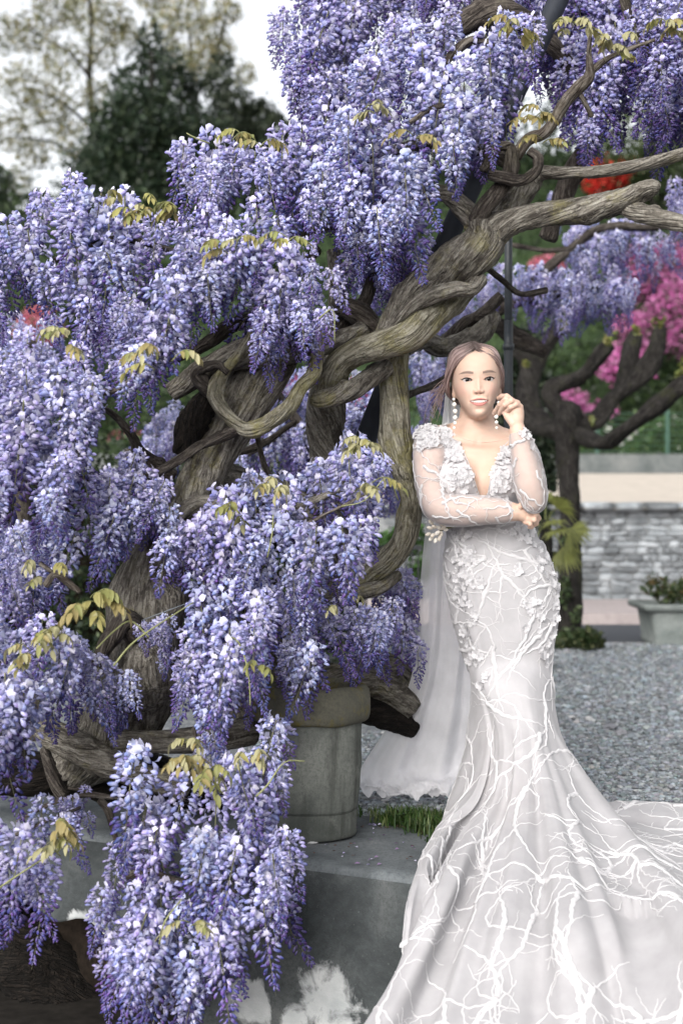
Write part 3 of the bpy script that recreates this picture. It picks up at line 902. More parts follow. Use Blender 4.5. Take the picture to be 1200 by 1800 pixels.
# ---------------------------------------------------------------- blossom clusters
PALE = np.array([(0.53, 0.525, 0.69), (0.47, 0.48, 0.67), (0.58, 0.56, 0.68), (0.40, 0.42, 0.65)])
MIDV = np.array([(0.225, 0.215, 0.43), (0.265, 0.24, 0.44), (0.175, 0.195, 0.42)])
DEEP = np.array([(0.072, 0.050, 0.19), (0.098, 0.055, 0.20), (0.046, 0.052, 0.19)])


def spindle(s, L, r, tilt, cols, n=5):
    th = np.linspace(0, 2 * np.pi, n, endpoint=False)
    V = [[0.05, 0, 0]]
    for (x, q) in ((.30, .62), (.62, 1.0), (.86, .72)):
        V += [[x * L, q * r * math.cos(a), q * r * .85 * math.sin(a) - tilt * x * x] for a in th]
    V += [[L, 0, -tilt]]
    F = [[0, 1 + (i + 1) % n, 1 + i] for i in range(n)]
    for k in range(2):
        for i in range(n):
            a, b = 1 + k * n + i, 1 + k * n + (i + 1) % n
            F += [[a, b, b + n], [a, b + n, a + n]]
    F += [[1 + 3 * n, 1 + 2 * n + i, 1 + 2 * n + (i + 1) % n] for i in range(n)]
    C = np.vstack([cols[0][None], np.tile(cols[1], (n, 1)), np.tile(cols[2], (n, 1)), np.tile(cols[3], (n, 1)), cols[3][None]])
    return np.array(V) * s, np.array(F), C


def floret(s, kind, rng, blue):
    """kind 2: open with a turned-back standard; 1: half open; 0: bud"""
    pale = PALE[rng.integers(4)] * rng.uniform(.88, 1.1)
    mid = MIDV[rng.integers(3)] * rng.uniform(.85, 1.2)
    deep = DEEP[rng.integers(3)] * rng.uniform(.8, 1.5)
    cb = pale * (1 - blue) + mid * blue
    if kind == 0:
        return spindle(s, 1.9, .40, .3, (np.array((.2, .14, .26)), mid, mid * .35 + deep * .65, deep))
    V, F, C = spindle(s, 1.75, .46, .45, (cb, cb, cb * .6 + mid * .4, mid if rng.random() < .6 else mid * .6 + deep * .4))
    if kind == 1:
        B = np.array([[.25, 0, .1], [.75, -.45, .45], [1.15, 0, .62], [.75, .45, .45]]) * s
        B += rng.normal(0, .06 * s, B.shape)
        return np.vstack([V, B]), np.vstack([F, np.array([[0, 1, 2], [0, 2, 3]]) + len(V)]), np.vstack([C, np.tile(cb * 1.05, (4, 1))])
    w = rng.uniform(.48, .74)
    B = np.array([[.25, 0, .05], [.62, -w, .35], [.55, -w * .85, 1.0], [.38, -.28, 1.42], [.42, 0, 1.25], [.38, .28, 1.42], [.55, w * .85, 1.0], [.62, w, .35], [.72, 0, .70]])
    B += rng.normal(0, .07, B.shape)
    FB = np.array([[8, 0, 1], [8, 1, 2], [8, 2, 3], [8, 3, 4], [8, 4, 5], [8, 5, 6], [8, 6, 7], [8, 7, 0]])
    CB = np.tile(cb * .98, (9, 1)); CB[0] = mid; CB[8] = cb * .9 + np.array((.1, .1, .04))
    V[:, 2] -= .12 * s
    return np.vstack([V * np.array([.98, .95, .95]), B * s * .95]), np.vstack([F, FB + len(V)]), np.vstack([C, CB])


def raceme(seed, L, R, n, open_at, blue, s=0.0149, bend=0.1):
    open_at = open_at * .84; n = int(n * .87); R = R * 1.12
    rng = np.random.default_rng(seed)
    mb = MB()
    ax = rng.uniform(0, 6.28)
    bd = np.array([math.cos(ax), math.sin(ax), 0]) * bend * L

    def axis(t): return bd * t * t + np.array([0, 0, -L * t])
    # rachis and its bare end
    tt = np.linspace(0, 1.04, 12)
    P = [np.append(axis(t), 0.0022 * (1.15 - t)) for t in tt]
    V, F, T = tube(P, 4, 0.03, 0, 0)
    mb.add(V, F, (0.20, 0.20, 0.12))
    for i in range(n):
        t = (i + rng.uniform(-.6, .6)) / n
        t = min(max(t, 0), 1) ** 0.92
        a = i * 2.39996 + rng.normal(0, .5)
        prof = np.interp(t, [0, .10, .35, .7, 1.0], [.60, 1.0, .98, .56, .12])
        rr = R * prof * rng.uniform(.45, 1.0)
        op = 0 if rng.random() > 1 - smooth(open_at - .16, open_at + .16, t) else (1 if rng.random() < .25 + .6 * t / max(open_at, .1) else 2)
        size = s * np.interp(t, [0, .5, 1], [1.1, 1.0, .55]) * rng.uniform(.8, 1.2)
        V, F, C = floret(size, op, rng, np.clip(blue + .50 * t * t + rng.normal(0, .15), 0, 1))
        C = np.clip(C * np.interp(t, [0, .25, .6, 1], [1.16, 1.08, .97, .9]), 0, .8)
        pitch = np.interp(t, [0, .3, 1], [-.25, .15, .65]) + rng.normal(0, .28)     # buds hang lower
        M = rotz(a) @ roty(pitch) @ rotx(rng.normal(0, .45))
        base = axis(t) + np.array([math.cos(a) * rr, math.sin(a) * rr, 0.25 * rr]) - M @ np.array([size, 0, 0])
        mb.add(V @ M.T + base, F, C)
        if rng.random() < .3:                       # pedicel
            q = axis(max(t - .02, 0))
            sd = np.array([-math.sin(a), math.cos(a), 0]) * .0008
            mb.add(np.array([q - sd, q + sd, base + M @ np.array([size * .3, 0, 0])]), np.array([[0, 1, 2]]), (.24, .18, .24))
    return mb


RAC = []        # (mesh, half width, length, arrays)
for k, (L, R, n, op, bl) in enumerate([(.29, .060, 150, .78, .05), (.26, .062, 140, .9, .0), (.31, .058, 155, .62, .15), (.24, .058, 125, .7, .1), (.28, .054, 135, .5, .25), (.22, .056, 115, .95, .05),
                                       (.30, .056, 150, .72, .3), (.25, .052, 120, .4, .3), (.20, .048, 95, .6, .2), (.27, .060, 145, .85, .35), (.33, .058, 165, .66, .12), (.23, .060, 125, .82, .02)]):
    mb = raceme(100 + k, L, R, n, op, bl)
    RAC.append((mb.mesh('blossom', M_PETAL), R * 1.12, L, mb.arrays()))

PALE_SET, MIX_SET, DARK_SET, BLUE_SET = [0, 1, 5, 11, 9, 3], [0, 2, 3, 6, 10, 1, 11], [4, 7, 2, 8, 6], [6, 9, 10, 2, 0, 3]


def in_poly(p, poly):
    x, y = p
    c = False
    n = len(poly)
    for i in range(n):
        x1, y1 = poly[i]; x2, y2 = poly[i - 1]
        if (y1 > y) != (y2 > y) and x < (x2 - x1) * (y - y1) / (y2 - y1) + x1: c = not c
    return c


def fill(poly, d0, bulge, rset, rng, layers=1.0, sc=(0.8, 1.05), thick=0.05, back=0.22, tilt=0.2, lean=0.0):
    """Hang clusters so that they cover the outline; lower ones stand further out. Returns placements."""
    poly = [tuple(map(float, q)) for q in poly]
    xs, ys = [q[0] for q in poly], [q[1] for q in poly]
    x0, x1, y0, y1 = min(xs), max(xs), min(ys), max(ys)
    cell = 9.0
    gx, gy = np.meshgrid(np.arange(x0, x1, cell), np.arange(y0, y1, cell))
    pts = np.stack([gx.ravel(), gy.ravel()], 1)
    pts = pts[[in_poly(p, poly) for p in pts]]
    cov = np.zeros(len(pts))
    out = []
    guard = 0
    while guard < 600:
        guard += 1
        open_ = np.where(cov < layers)[0]
        if len(open_) < 0.035 * len(pts): break
        p = pts[rng.choice(open_)]
        k = rng.choice(rset)
        _, R, L, _ = RAC[k]
        s = rng.uniform(*sc)
        Lp, Rp = L * s * FPX / d0, R * s * FPX / d0
        best = None
        for tr in range(9):
            top = p - np.array([rng.normal(0, Rp * .3), rng.uniform(0.08, .85) * Lp])
            ok_t = in_poly(top + [0, Lp * .08], poly)
            ok_b = in_poly(top + [0, Lp * .88], poly)
            sd = in_poly(top + [Rp * .8, Lp * .35], poly) + in_poly(top + [-Rp * .8, Lp * .35], poly)
            q = 2 * ok_t + 2 * ok_b + sd
            if best is None or q > best[0]: best = (q, top)
            if q == 6: break
        q, top = best
        if q < 6:
            s *= 0.75; Lp *= .75; Rp *= .75
        rel = (pts - top) / np.array([Rp, Lp])
        prof = np.interp(rel[:, 1], [0, .1, .4, 1], [.6, .95, .9, .35])
        hit = (rel[:, 1] > -.02) & (rel[:, 1] < .95) & (np.abs(rel[:, 0]) < prof)
        cov[hit] += 1
        i = np.argmin(np.abs(pts - p).sum(1)); cov[i] += 0.5
        t = (top[1] - y0) / max(60, (y1 - y0))
        d = d0 - bulge * (t - 0.3) + rng.normal(0, thick)
        out.append((k, top, d, s, 0))
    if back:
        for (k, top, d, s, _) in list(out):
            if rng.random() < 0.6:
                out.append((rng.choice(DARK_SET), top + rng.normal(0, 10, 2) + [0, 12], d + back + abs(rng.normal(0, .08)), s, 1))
    return [(k, at(t_[0], t_[1], d), s, (tilt, lean), b) for (k, t_, d, s, b) in out]


rngb = np.random.default_rng(11)
MASS = [
    # outline, depth, bulge, set, kwargs
    ([(-60, 400), (0, 395), (60, 385), (95, 358), (140, 345), (195, 340), (250, 372), (300, 385), (345, 395), (350, 440), (300, 460), (270, 480), (245, 540), (230, 560), (190, 610), (150, 590), (120, 610), (95, 590), (70, 540), (-60, 590)], 3.95, .25, MIX_SET, {}),
    ([(335, 292), (352, 270), (375, 246), (400, 246), (440, 255), (480, 246), (525, 225), (560, 195), (610, 185), (640, 260), (610, 380), (570, 420), (530, 440), (480, 425), (440, 415), (395, 405), (355, 385), (345, 340)], 4.05, .25, MIX_SET, {}),
    ([(505, 432), (530, 450), (545, 480), (550, 520), (520, 555), (490, 640), (475, 640), (445, 570), (415, 585), (375, 550), (340, 610), (322, 670), (285, 720), (262, 725), (240, 680), (212, 640), (222, 605), (240, 560), (260, 500), (300, 470), (330, 450), (400, 425), (450, 420)], 3.72, .30, PALE_SET, dict(lean=.22)),
    ([(515, 505), (545, 490), (580, 505), (592, 545), (580, 600), (550, 600), (520, 590)], 3.72, .1, [8, 5], dict(sc=(.65, .8), back=0)),
    ([(355, 395), (470, 415), (540, 440), (560, 470), (480, 440), (420, 440), (330, 460), (300, 440)], 3.85, .1, MIX_SET, {}),
    ([(-60, 700), (0, 690), (40, 670), (88, 630), (145, 655), (185, 655), (195, 700), (170, 745), (140, 765), (150, 820), (165, 860), (145, 895), (115, 930), (80, 950), (40, 920), (-60, 900)], 3.62, .30, PALE_SET, dict(lean=.15)),
    ([(105, 915), (150, 885), (200, 840), (240, 828), (290, 855), (295, 880), (262, 915), (250, 950), (235, 1005), (215, 1015), (180, 985), (140, 1000), (90, 970)], 3.75, .2, MIX_SET, dict(lean=.2)),
    ([(320, 905), (400, 870), (440, 850), (490, 838), (540, 815), (590, 785), (630, 775), (655, 815), (668, 850), (684, 875), (686, 910), (674, 940), (656, 1000), (632, 1060), (600, 1045), (555, 1075), (520, 1060), (440, 1060), (380, 1055), (335, 1030), (285, 1025), (262, 995), (270, 955), (292, 925)], 3.82, .28, PALE_SET, {}),
    ([(330, 1020), (400, 1000), (450, 1030), (462, 1080), (465, 1180), (460, 1250), (440, 1300), (400, 1315), (370, 1280), (330, 1290), (308, 1220), (312, 1100)], 3.72, .15, MIX_SET, {}),
    ([(455, 1040), (510, 1030), (560, 1050), (565, 1120), (535, 1200), (525, 1255), (495, 1230), (480, 1170), (460, 1130)], 3.86, .12, MIX_SET, {}),
    ([(540, 1085), (580, 1070), (640, 1065), (690, 1090), (700, 1130), (690, 1185), (655, 1170), (630, 1150), (590, 1200), (550, 1200)], 4.02, .12, MIX_SET, dict(sc=(.65, .85))),
    ([(660, 1020), (700, 1010), (738, 1040), (742, 1100), (735, 1175), (705, 1190), (680, 1110), (650, 1060)], 4.5, .05, DARK_SET, dict(sc=(.7, .9))),
    ([(-60, 1000), (20, 985), (60, 995), (85, 1030), (70, 1070), (40, 1100), (-60, 1120)], 3.72, .1, MIX_SET, dict(sc=(.7, .9))),
    ([(-60, 1095), (30, 1090), (70, 1105), (128, 1122), (165, 1165), (158, 1235), (135, 1285), (95, 1300), (70, 1338), (30, 1385), (-60, 1425)], 3.55, .22, PALE_SET, dict(lean=.12)),
    ([(115, 1165), (160, 1160), (200, 1175), (230, 1195), (235, 1235), (200, 1280), (165, 1310), (140, 1270)], 3.78, .1, MIX_SET, dict(sc=(.5, .65), back=0)),
    ([(240, 1100), (280, 1095), (300, 1130), (300, 1170), (270, 1170)], 3.8, 0, [5, 11], dict(sc=(.5, .6), back=0)),
    ([(197, 1345), (250, 1312), (285, 1315), (310, 1350), (380, 1330), (440, 1340), (490, 1335), (508, 1400), (512, 1490), (490, 1520), (480, 1560), (515, 1610), (520, 1670), (500, 1720), (470, 1700), (430, 1740), (390, 1800), (340, 1840), (240, 1840), (232, 1740), (175, 1765), (180, 1680), (172, 1610), (215, 1530), (200, 1440)], 3.55, .20, BLUE_SET, {}),
    ([(-60, 1450), (20, 1450), (60, 1455), (110, 1490), (125, 1530), (110, 1590), (90, 1665), (60, 1680), (40, 1660), (10, 1650), (-60, 1660)], 3.5, .1, [2, 6, 4, 0], dict(sc=(.7, .9), back=0)),
    ([(100, 1405), (140, 1400), (160, 1430), (150, 1465), (110, 1470)], 3.9, 0, [8], dict(sc=(.45, .55), back=0)),
    # upper right crown
    ([(530, -60), (720, -60), (760, 20), (660, 70), (610, 150), (600, 230), (560, 250), (510, 200), (490, 150), (505, 108), (532, 100)], 5.0, .3, [6, 4, 10, 2, 9], dict(sc=(.9, 1.15), back=.3, layers=1.8)),
    ([(610, 160), (650, 85), (700, 60), (790, 35), (850, 50), (900, 40), (935, 75), (930, 140), (900, 230), (880, 290), (850, 330), (800, 335), (760, 350), (735, 400), (735, 440), (700, 490), (650, 470), (605, 450), (590, 390), (610, 300)], 3.98, .30, MIX_SET, {}),
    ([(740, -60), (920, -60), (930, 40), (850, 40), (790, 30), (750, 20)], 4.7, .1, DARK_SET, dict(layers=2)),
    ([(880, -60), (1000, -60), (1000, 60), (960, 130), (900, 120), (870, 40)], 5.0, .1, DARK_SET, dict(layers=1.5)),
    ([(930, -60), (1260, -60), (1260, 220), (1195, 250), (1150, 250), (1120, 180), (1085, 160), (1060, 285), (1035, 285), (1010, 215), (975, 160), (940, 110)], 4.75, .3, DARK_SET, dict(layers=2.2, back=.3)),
    ([(1110, 20), (1260, 20), (1260, 230), (1180, 230), (1140, 160), (1120, 90)], 4.3, .1, MIX_SET, dict(back=0)),
    ([(600, 330), (740, 340), (735, 430), (690, 520), (650, 530), (600, 480)], 4.3, .1, BLUE_SET, dict(back=.2)),
    ([(440, 560), (540, 560), (540, 640), (470, 640)], 4.0, .1, DARK_SET, dict(back=0, sc=(.6, .8))),
]
placed = []
for (poly, d0, bl, rset, kw) in MASS:
    placed += fill(poly, d0, bl, rset, rngb, **kw)


def matrix_for(k, p, s, tilt, rng):
    M = rotx(rng.normal(0.05, tilt[0])) @ roty(rng.normal(tilt[1], tilt[0])) @ rotz(rng.uniform(0, 6.28))
    return M * s


rest = MB()
front = [q for q in placed if q[4] == 0]
behind = [q for q in placed if q[4] == 1]
front = sorted(front, key=lambda q: q[1][1])
ordered = front + behind
print('clusters on the main wisteria', len(front), len(behind))
for i, (k, p, s, tilt, b) in enumerate(ordered):
    M = matrix_for(k, p, s, tilt, rngb)
    if i < 300:
        o = place('blossom', RAC[k][0], wis, p, M)
    else:
        V, F, C, T = RAC[k][3]
        rest.add(V @ M.T + p, F, C)
if rest.n:
    o = rest.build('blossoms', M_PETAL, wis); o['kind'] = 'stuff'

# ---------------------------------------------------------------- young bronze leaves
def leaflet_mesh(L=0.042, w=0.0085):
    V, F = [], []
    for i, t in enumerate((0, .25, .55, .82, 1.0)):
        ww = w * (0.15, 1.0, 1.05, .6, .02)[i]
        y = -0.25 * L * t * t
        V += [[L * t, -ww, y + ww * .45], [L * t, 0, y], [L * t, ww, y + ww * .45]]
    for i in range(4):
        a = i * 3
        F += [[a, a + 1, a + 4, a + 3], [a + 1, a + 2, a + 5, a + 4]]
    return np.array(V), np.array(F)


LV, LF = leaflet_mesh()
LEAFLETS = []
LATE = MB()
TONES = ((0.30, 0.28, 0.10), (0.23, 0.24, 0.085), (0.36, 0.345, 0.19), (0.29, 0.245, 0.10))
for c in TONES:
    LEAFLETS.append(mesh_data('leaflet', LV, LF, M_LEAF, cols=np.tile(c, (len(LV), 1)) * np.array([1, 1, 1])))
n_leaflets = [0]


def leaf(base, az, up, L, parent, rng, tone=None, s=1.0, as_parts=True):
    """A pinnate young leaf: a curved stalk with hanging leaflets in pairs."""
    d = np.array([math.cos(az), math.sin(az), 0])
    P = []
    for t in np.linspace(0, 1, 7):
        P.append(base + d * L * (0.85 * t) + np.array([0, 0, L * (up * t - (0.55 + .5 * up) * t * t)]))
    P = np.array(P)
    V, F, T = tube(np.hstack([P, np.linspace(.0016, .0008, 7)[:, None]]), 4, 0.03, 0, 0)
    own = n_leaflets[0] < 290
    st = mk('leaf', V, F, M_STEM, parent, tuv=T) if own else None
    if not own: LATE.add(V, F, (.19, .20, .085))
    tone = rng.integers(4) if tone is None else tone
    spots = []
    side = np.cross(d, [0, 0, 1.0])
    for t in np.linspace(.35, .98, 5):
        i = t * 6; a = int(min(5, i)); p = P[a] + (P[a + 1] - P[a]) * (i - a)
        for sg in ((1, -1) if t < .97 else (0,)):
            spots.append((p, sg, t))
    for (p, sg, t) in spots:
        x = (side * sg * rng.uniform(.5, .9) + d * .5 + np.array([0, 0, -rng.uniform(.3, 1.2)]))
        x /= np.linalg.norm(x)
        z = np.array([0, 0, 1.0]) - x * x[2]
        z = z + rng.normal(0, .25, 3); z -= x * np.dot(z, x); z /= np.linalg.norm(z)
        M = np.stack([x, np.cross(z, x), z], 1) * s * rng.uniform(.7, 1.15)
        tn = tone if rng.random() < .7 else rng.integers(4)
        n_leaflets[0] += 1
        if own: place('leaflet', LEAFLETS[tn], st, p, M)
        else: LATE.add(LV @ M.T + p, LF, TONES[tn])
    return st


def sprig(u, v, d, n, rng, spread=26, L=0.075, tone=None, s=0.68):
    n = int(n * 1.6 + .5)
    b = at(u, v, d)
    for i in range(n):
        q = b + np.array([rng.normal(0, spread / FPX * d * .35), rng.normal(0, .02), rng.normal(0, .012)])
        leaf(q, rng.uniform(-2.9, -.2) if rng.random() < .75 else rng.uniform(0, 6.28), rng.uniform(.5, 1.3), L * rng.uniform(.7, 1.2), wis, rng, tone, s)


rngl = np.random.default_rng(5)
for (u, v, d, n, kw) in [(255, 375, 3.72, 5, dict(spread=60)), (300, 372, 3.74, 2, {}), (432, 238, 3.85, 2, {}), (455, 262, 3.82, 1, {}), (398, 430, 3.6, 3, dict(spread=40)), (510, 430, 3.62, 2, {}),
                        (118, 605, 3.5, 3, {}), (275, 635, 3.42, 3, dict(spread=40)), (165, 1062, 3.55, 5, dict(spread=40, s=.95)), (85, 1125, 3.4, 4, dict(spread=60, tone=2)), (60, 1150, 3.38, 2, dict(tone=2)),
                        (335, 1345, 3.4, 4, dict(tone=3)), (360, 1365, 3.38, 3, dict(tone=1)), (330, 1300, 3.55, 2, dict(tone=2)), (440, 1330, 3.45, 2, dict(tone=2)), (625, 792, 3.62, 3, dict(tone=2)), (645, 865, 3.55, 2, dict(tone=2)), (500, 860, 3.55, 3, dict(tone=2)),
                        (420, 905, 3.5, 2, dict(tone=1)), (940, 215, 3.9, 4, dict(tone=3)), (905, 55, 3.8, 3, {}), (1000, 48, 3.85, 4, dict(tone=2)), (1075, 85, 3.85, 4, dict(tone=2)), (730, 240, 3.7, 2, dict(tone=3)), (650, 195, 3.75, 2, dict(tone=2)),
                        (965, 255, 3.9, 2, dict(tone=3)), (80, 1000, 3.5, 2, {}), (100, 1455, 3.42, 3, dict(tone=3)), (110, 1490, 3.4, 2, dict(tone=2)), (330, 1620, 3.3, 2, dict(tone=2)), (200, 350, 3.8, 1, {}), (1180, 50, 4.0, 3, {}), (600, 1065, 3.85, 1, dict(tone=2)), (440, 1180, 3.55, 1, dict(tone=1))]:
    sprig(u, v, d, n, rngl, **kw)
if LATE.n:
    LATE.build('young_leaves', M_LEAF, wis)['kind'] = 'stuff'
# green tendrils
for rows in ([(328, 234, 3.85, 2), (345, 243, 3.85, 2), (368, 252, 3.86, 3)], [(262, 1120, 3.6, 3), (230, 1092, 3.6, 3), (200, 1110, 3.58, 3), (170, 1140, 3.55, 3)],
             [(440, 1240, 3.55, 2), (436, 1180, 3.55, 2), (420, 1130, 3.6, 3), (405, 1120, 3.6, 3)], [(700, 880, 3.65, 2), (680, 840, 3.6, 2), (640, 880, 3.6, 2), (600, 890, 3.6, 2)],
             [(450, 1400, 3.38, 3), (470, 1380, 3.38, 3), (500, 1340, 3.4, 2), (535, 1338, 3.42, 2)], [(280, 1660, 3.3, 3), (290, 1620, 3.3, 3), (320, 1580, 3.32, 2)],
             [(480, 905, 3.52, 2), (478, 940, 3.52, 2), (470, 980, 3.52, 2)], [(200, 1170, 3.5, 3), (240, 1125, 3.52, 3), (330, 1065, 3.6, 2), (340, 1060, 3.62, 2)],
             [(0, 1560, 3.4, 3), (60, 1520, 3.4, 3), (110, 1490, 3.42, 2)], [(560, 560, 3.6, 2), (585, 545, 3.6, 2), (588, 600, 3.6, 1.5)]):
    P = px_path([(u, v, d, r * .55) for (u, v, d, r) in rows])
    V, F, T = tube(P, 6, 0.012, 0, 0.1)
    mk('tendril', V, F, M_STEM, wis, tuv=T)

# a loose taut wire through the blossom
V, F, T = tube(px_path([(236, 1096, 3.95, 1.2), (325, 1062, 3.95, 1.2), (420, 1030, 4.0, 1.2)]), 5, 0.1, 0, 0)
tag(mk('wire', V, F, plain_mat('wire_metal', (0.2, 0.22, 0.24), 0.5, 0.5, 0.6)), 'thin taut grey wire strung between the blossom below the yellow leaves', 'wire')

# ---------------------------------------------------------------- leaning prop and post
M_PROP = plain_mat('dark_prop', (0.014, 0.017, 0.024), 0.7, 0.3, nscale=12, var=0.4)
M_POST = plain_mat('post_iron', (0.022, 0.027, 0.033), 0.5, 0.5, nscale=20, var=0.3)
V, F, T = tube(px_path([(590, 905, 4.62, 19), (650, 752, 4.55, 19), (720, 575, 4.45, 19), (795, 400, 4.42, 19), (985, -10, 4.5, 18), (1010, -70, 4.5, 18)]), 24, 0.1, 0, 0)
pr = mk('support_prop', V, F, M_PROP, tuv=T)
tag(pr, 'dark leaning support pole propping up the twisted wisteria limb', 'support pole')
for (p, q) in (((640, 777, 4.56), (643, 769, 4.555)), ((752, 500, 4.435), (756, 491, 4.434))):
    a, b = at(*p), at(*q)
    V, F, T = tube([list(a) + [0.0375], list(b) + [0.0375]], 24, 0.01, 0, 0)
    o = mk('collar', V, F, M_PROP, None, tuv=T); o.parent = pr
post = empty('iron_post', at(893, 1090, 5.3), 'slim dark iron post standing behind the woman', 'post')
V, F, T = tube(px_path([(893, 1350, 5.3, 8), (893, 611, 5.3, 8), (893, 607, 5.3, 8)]), 16, 0.2, 0, 0)
mk('shaft', V, F, M_POST, post, tuv=T)
V, F, T = tube(px_path([(893, 607, 5.3, 7), (893, 340, 5.3, 7)]), 16, 0.2, 0, 0)
mk('upper_shaft', V, F, M_POST, post, tuv=T)
V, F, T = tube(px_path([(893, 615, 5.3, 10), (893, 605, 5.3, 10)]), 16, 0.01, 0, 0)
mk('collar', V, F, M_POST, post, tuv=T)
# ================================================================= trees, shrubs and street furniture behind
def leaf_cloud(clumps, n, size, cols, seed, aspect=0.55, shell=0.35):
    """Leaf-sized quads spread through ellipsoid clumps: rows (x, y, z, rx, ry, rz)."""
    rng = np.random.default_rng(seed)
    Cc = np.asarray(clumps, float)
    vol = Cc[:, 3] * Cc[:, 4] * Cc[:, 5]
    k = rng.choice(len(Cc), n, p=vol ** 0.75 / (vol ** 0.75).sum())
    d = rng.normal(0, 1, (n, 3)); d /= np.linalg.norm(d, axis=1)[:, None]
    r = (shell + (1 - shell) * rng.random(n)) ** 0.6
    ctr = Cc[k, :3] + d * r[:, None] * Cc[k, 3:6] * (1 + .18 * rng.normal(0, 1, (n, 1)))
    a = rng.normal(0, 1, (n, 3)); a /= np.linalg.norm(a, axis=1)[:, None]
    b = np.cross(a, rng.normal(0, 1, (n, 3))); b /= np.linalg.norm(b, axis=1)[:, None]
    s = size * rng.uniform(.6, 1.35, n)[:, None] / 2
    V = np.stack([ctr - a * s, ctr - b * s * aspect, ctr + a * s, ctr + b * s * aspect], 1).reshape(-1, 3)
    F = (np.arange(n) * 4)[:, None] + np.arange(4)
    cl = np.asarray(cols, float)
    clump_tone = rng.uniform(.75, 1.25, len(Cc))
    C = cl[rng.integers(0, len(cl), n)] * rng.uniform(.75, 1.3, (n, 1)) * clump_tone[k][:, None]
    return V, F, np.repeat(C, 4, 0)


def px_clumps(rows, d, dd=0.0, seed=0):
    rng = np.random.default_rng(seed)
    out = []
    for q in rows:
        u, v, r = q[:3]
        ry = q[3] if len(q) > 3 else r
        e = d + rng.normal(0, dd)
        p = at(u, v, e)
        k = e / FPX
        out.append([p[0], p[1], p[2], r * k, r * k * .9, ry * k])
    return out


def tree(name, label, clumps, n, size, cols, trunk_rows, seed, group=None, cat='tree', mat=None):
    base = px_path([trunk_rows[0][0]])[0][:3]
    t = empty(name, base, label, cat, group)
    for i, rows in enumerate(trunk_rows):
        P = px_path(rows)
        r = np.mean([p[3] for p in P])
        V, F, T = tube(P, 10, max(0.1, r), 0.1, 0.15, 7, 1.0, seed + i)
        mk('trunk' if i == 0 else 'limb', V, F, M_BARK_FAR, t, tuv=T)
    V, F, C = leaf_cloud(clumps, n, size, cols, seed)
    mk('crown', V, F, mat or M_FOLIAGE, t, cols=C, smooth=False)
    return t


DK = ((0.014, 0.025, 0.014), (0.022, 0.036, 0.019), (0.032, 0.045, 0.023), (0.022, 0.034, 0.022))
OL = ((0.17, 0.175, 0.10), (0.21, 0.205, 0.11), (0.13, 0.145, 0.08), (0.24, 0.21, 0.11))
MG = ((0.03, 0.042, 0.026), (0.045, 0.058, 0.034), (0.022, 0.032, 0.02))
GR = ((0.024, 0.04, 0.014), (0.034, 0.058, 0.02), (0.05, 0.07, 0.028))
tree('dark_tree', 'dense dark evergreen tree with a pointed crown above the left blossom', px_clumps([(265, 75, 28, 40), (262, 120, 45), (215, 150, 30), (245, 190, 62), (300, 185, 60), (330, 150, 30), (262, 260, 90), (330, 250, 70), (185, 265, 45), (160, 300, 35), (250, 340, 120), (340, 330, 100), (170, 340, 75), (300, 400, 130), (210, 230, 60), (150, 380, 60), (360, 250, 55), (300, 120, 36)], 40, 1.0, 1),
     24000, 0.19, DK, [[(285, 520, 40, 14), (282, 400, 40, 12), (272, 250, 40, 8), (266, 90, 40, 3)], [(280, 380, 40, 6), (220, 310, 40, 4), (165, 270, 40, 2)], [(278, 330, 40, 6), (330, 250, 40, 4), (350, 190, 40, 2)]], 41)
tree('dark_tree', 'low rounded dark tree between the pointed evergreen and the top blossom', px_clumps([(385, 150, 32), (410, 200, 45), (455, 210, 40), (485, 230, 32), (400, 260, 55), (450, 280, 55), (490, 290, 50), (380, 330, 60), (440, 360, 70), (510, 340, 60), (390, 110, 22, 18)], 44, 1.0, 2),
     14000, 0.20, MG, [[(430, 520, 44, 12), (430, 380, 44, 9), (415, 250, 44, 6), (395, 140, 44, 2)], [(425, 330, 44, 5), (470, 260, 44, 3)]], 52)
tree('pale_tree', 'tall thin tree with sparse pale leaves at the top left corner', px_clumps([(150, 20, 45), (60, 60, 40), (110, 110, 42), (40, 150, 45), (180, 90, 40), (90, 190, 50), (20, 230, 40), (130, 250, 40), (170, 170, 35), (60, 270, 36), (10, 60, 36), (200, 30, 36), (100, 10, 50), (30, 320, 30), (140, 330, 30)], 48, 1.2, 3),
     8500, 0.15, OL, [[(175, 560, 48, 9), (170, 380, 48, 8), (165, 250, 48, 6), (158, 130, 48, 5), (160, 30, 48, 3), (150, -60, 48, 2)], [(165, 230, 48, 3), (110, 180, 48, 3), (40, 150, 48, 2)], [(160, 140, 48, 3), (120, 90, 48, 2), (60, 60, 48, 1.5)], [(170, 300, 48, 3), (90, 250, 48, 2), (10, 240, 48, 1.5)], [(158, 120, 48, 3), (190, 70, 48, 2), (215, 20, 48, 1.5)]], 63)
tree('pale_tree', 'feathery olive tree rising behind the pointed evergreen', px_clumps([(330, 20, 40), (290, 50, 32), (370, 60, 36), (400, 20, 30), (350, 110, 36), (310, 100, 30), (430, 130, 24), (270, 0, 30), (225, 60, 28), (390, 90, 28)], 52, 1.0, 4),
     4500, 0.16, OL, [[(350, 560, 52, 8), (345, 300, 52, 6), (340, 150, 52, 4), (330, 20, 52, 2)], [(342, 180, 52, 3), (380, 100, 52, 2), (400, 20, 52, 1)]], 74)
tree('dark_tree', 'dark bushy tree cut off by the left border above the lilac', px_clumps([(0, 330, 34), (40, 360, 30), (-30, 300, 40), (70, 350, 22), (20, 400, 45), (90, 395, 30), (-20, 380, 50)], 38, .6, 5),
     3500, 0.15, GR + DK, [[(10, 560, 38, 10), (10, 420, 38, 8), (0, 320, 38, 3)]], 85)
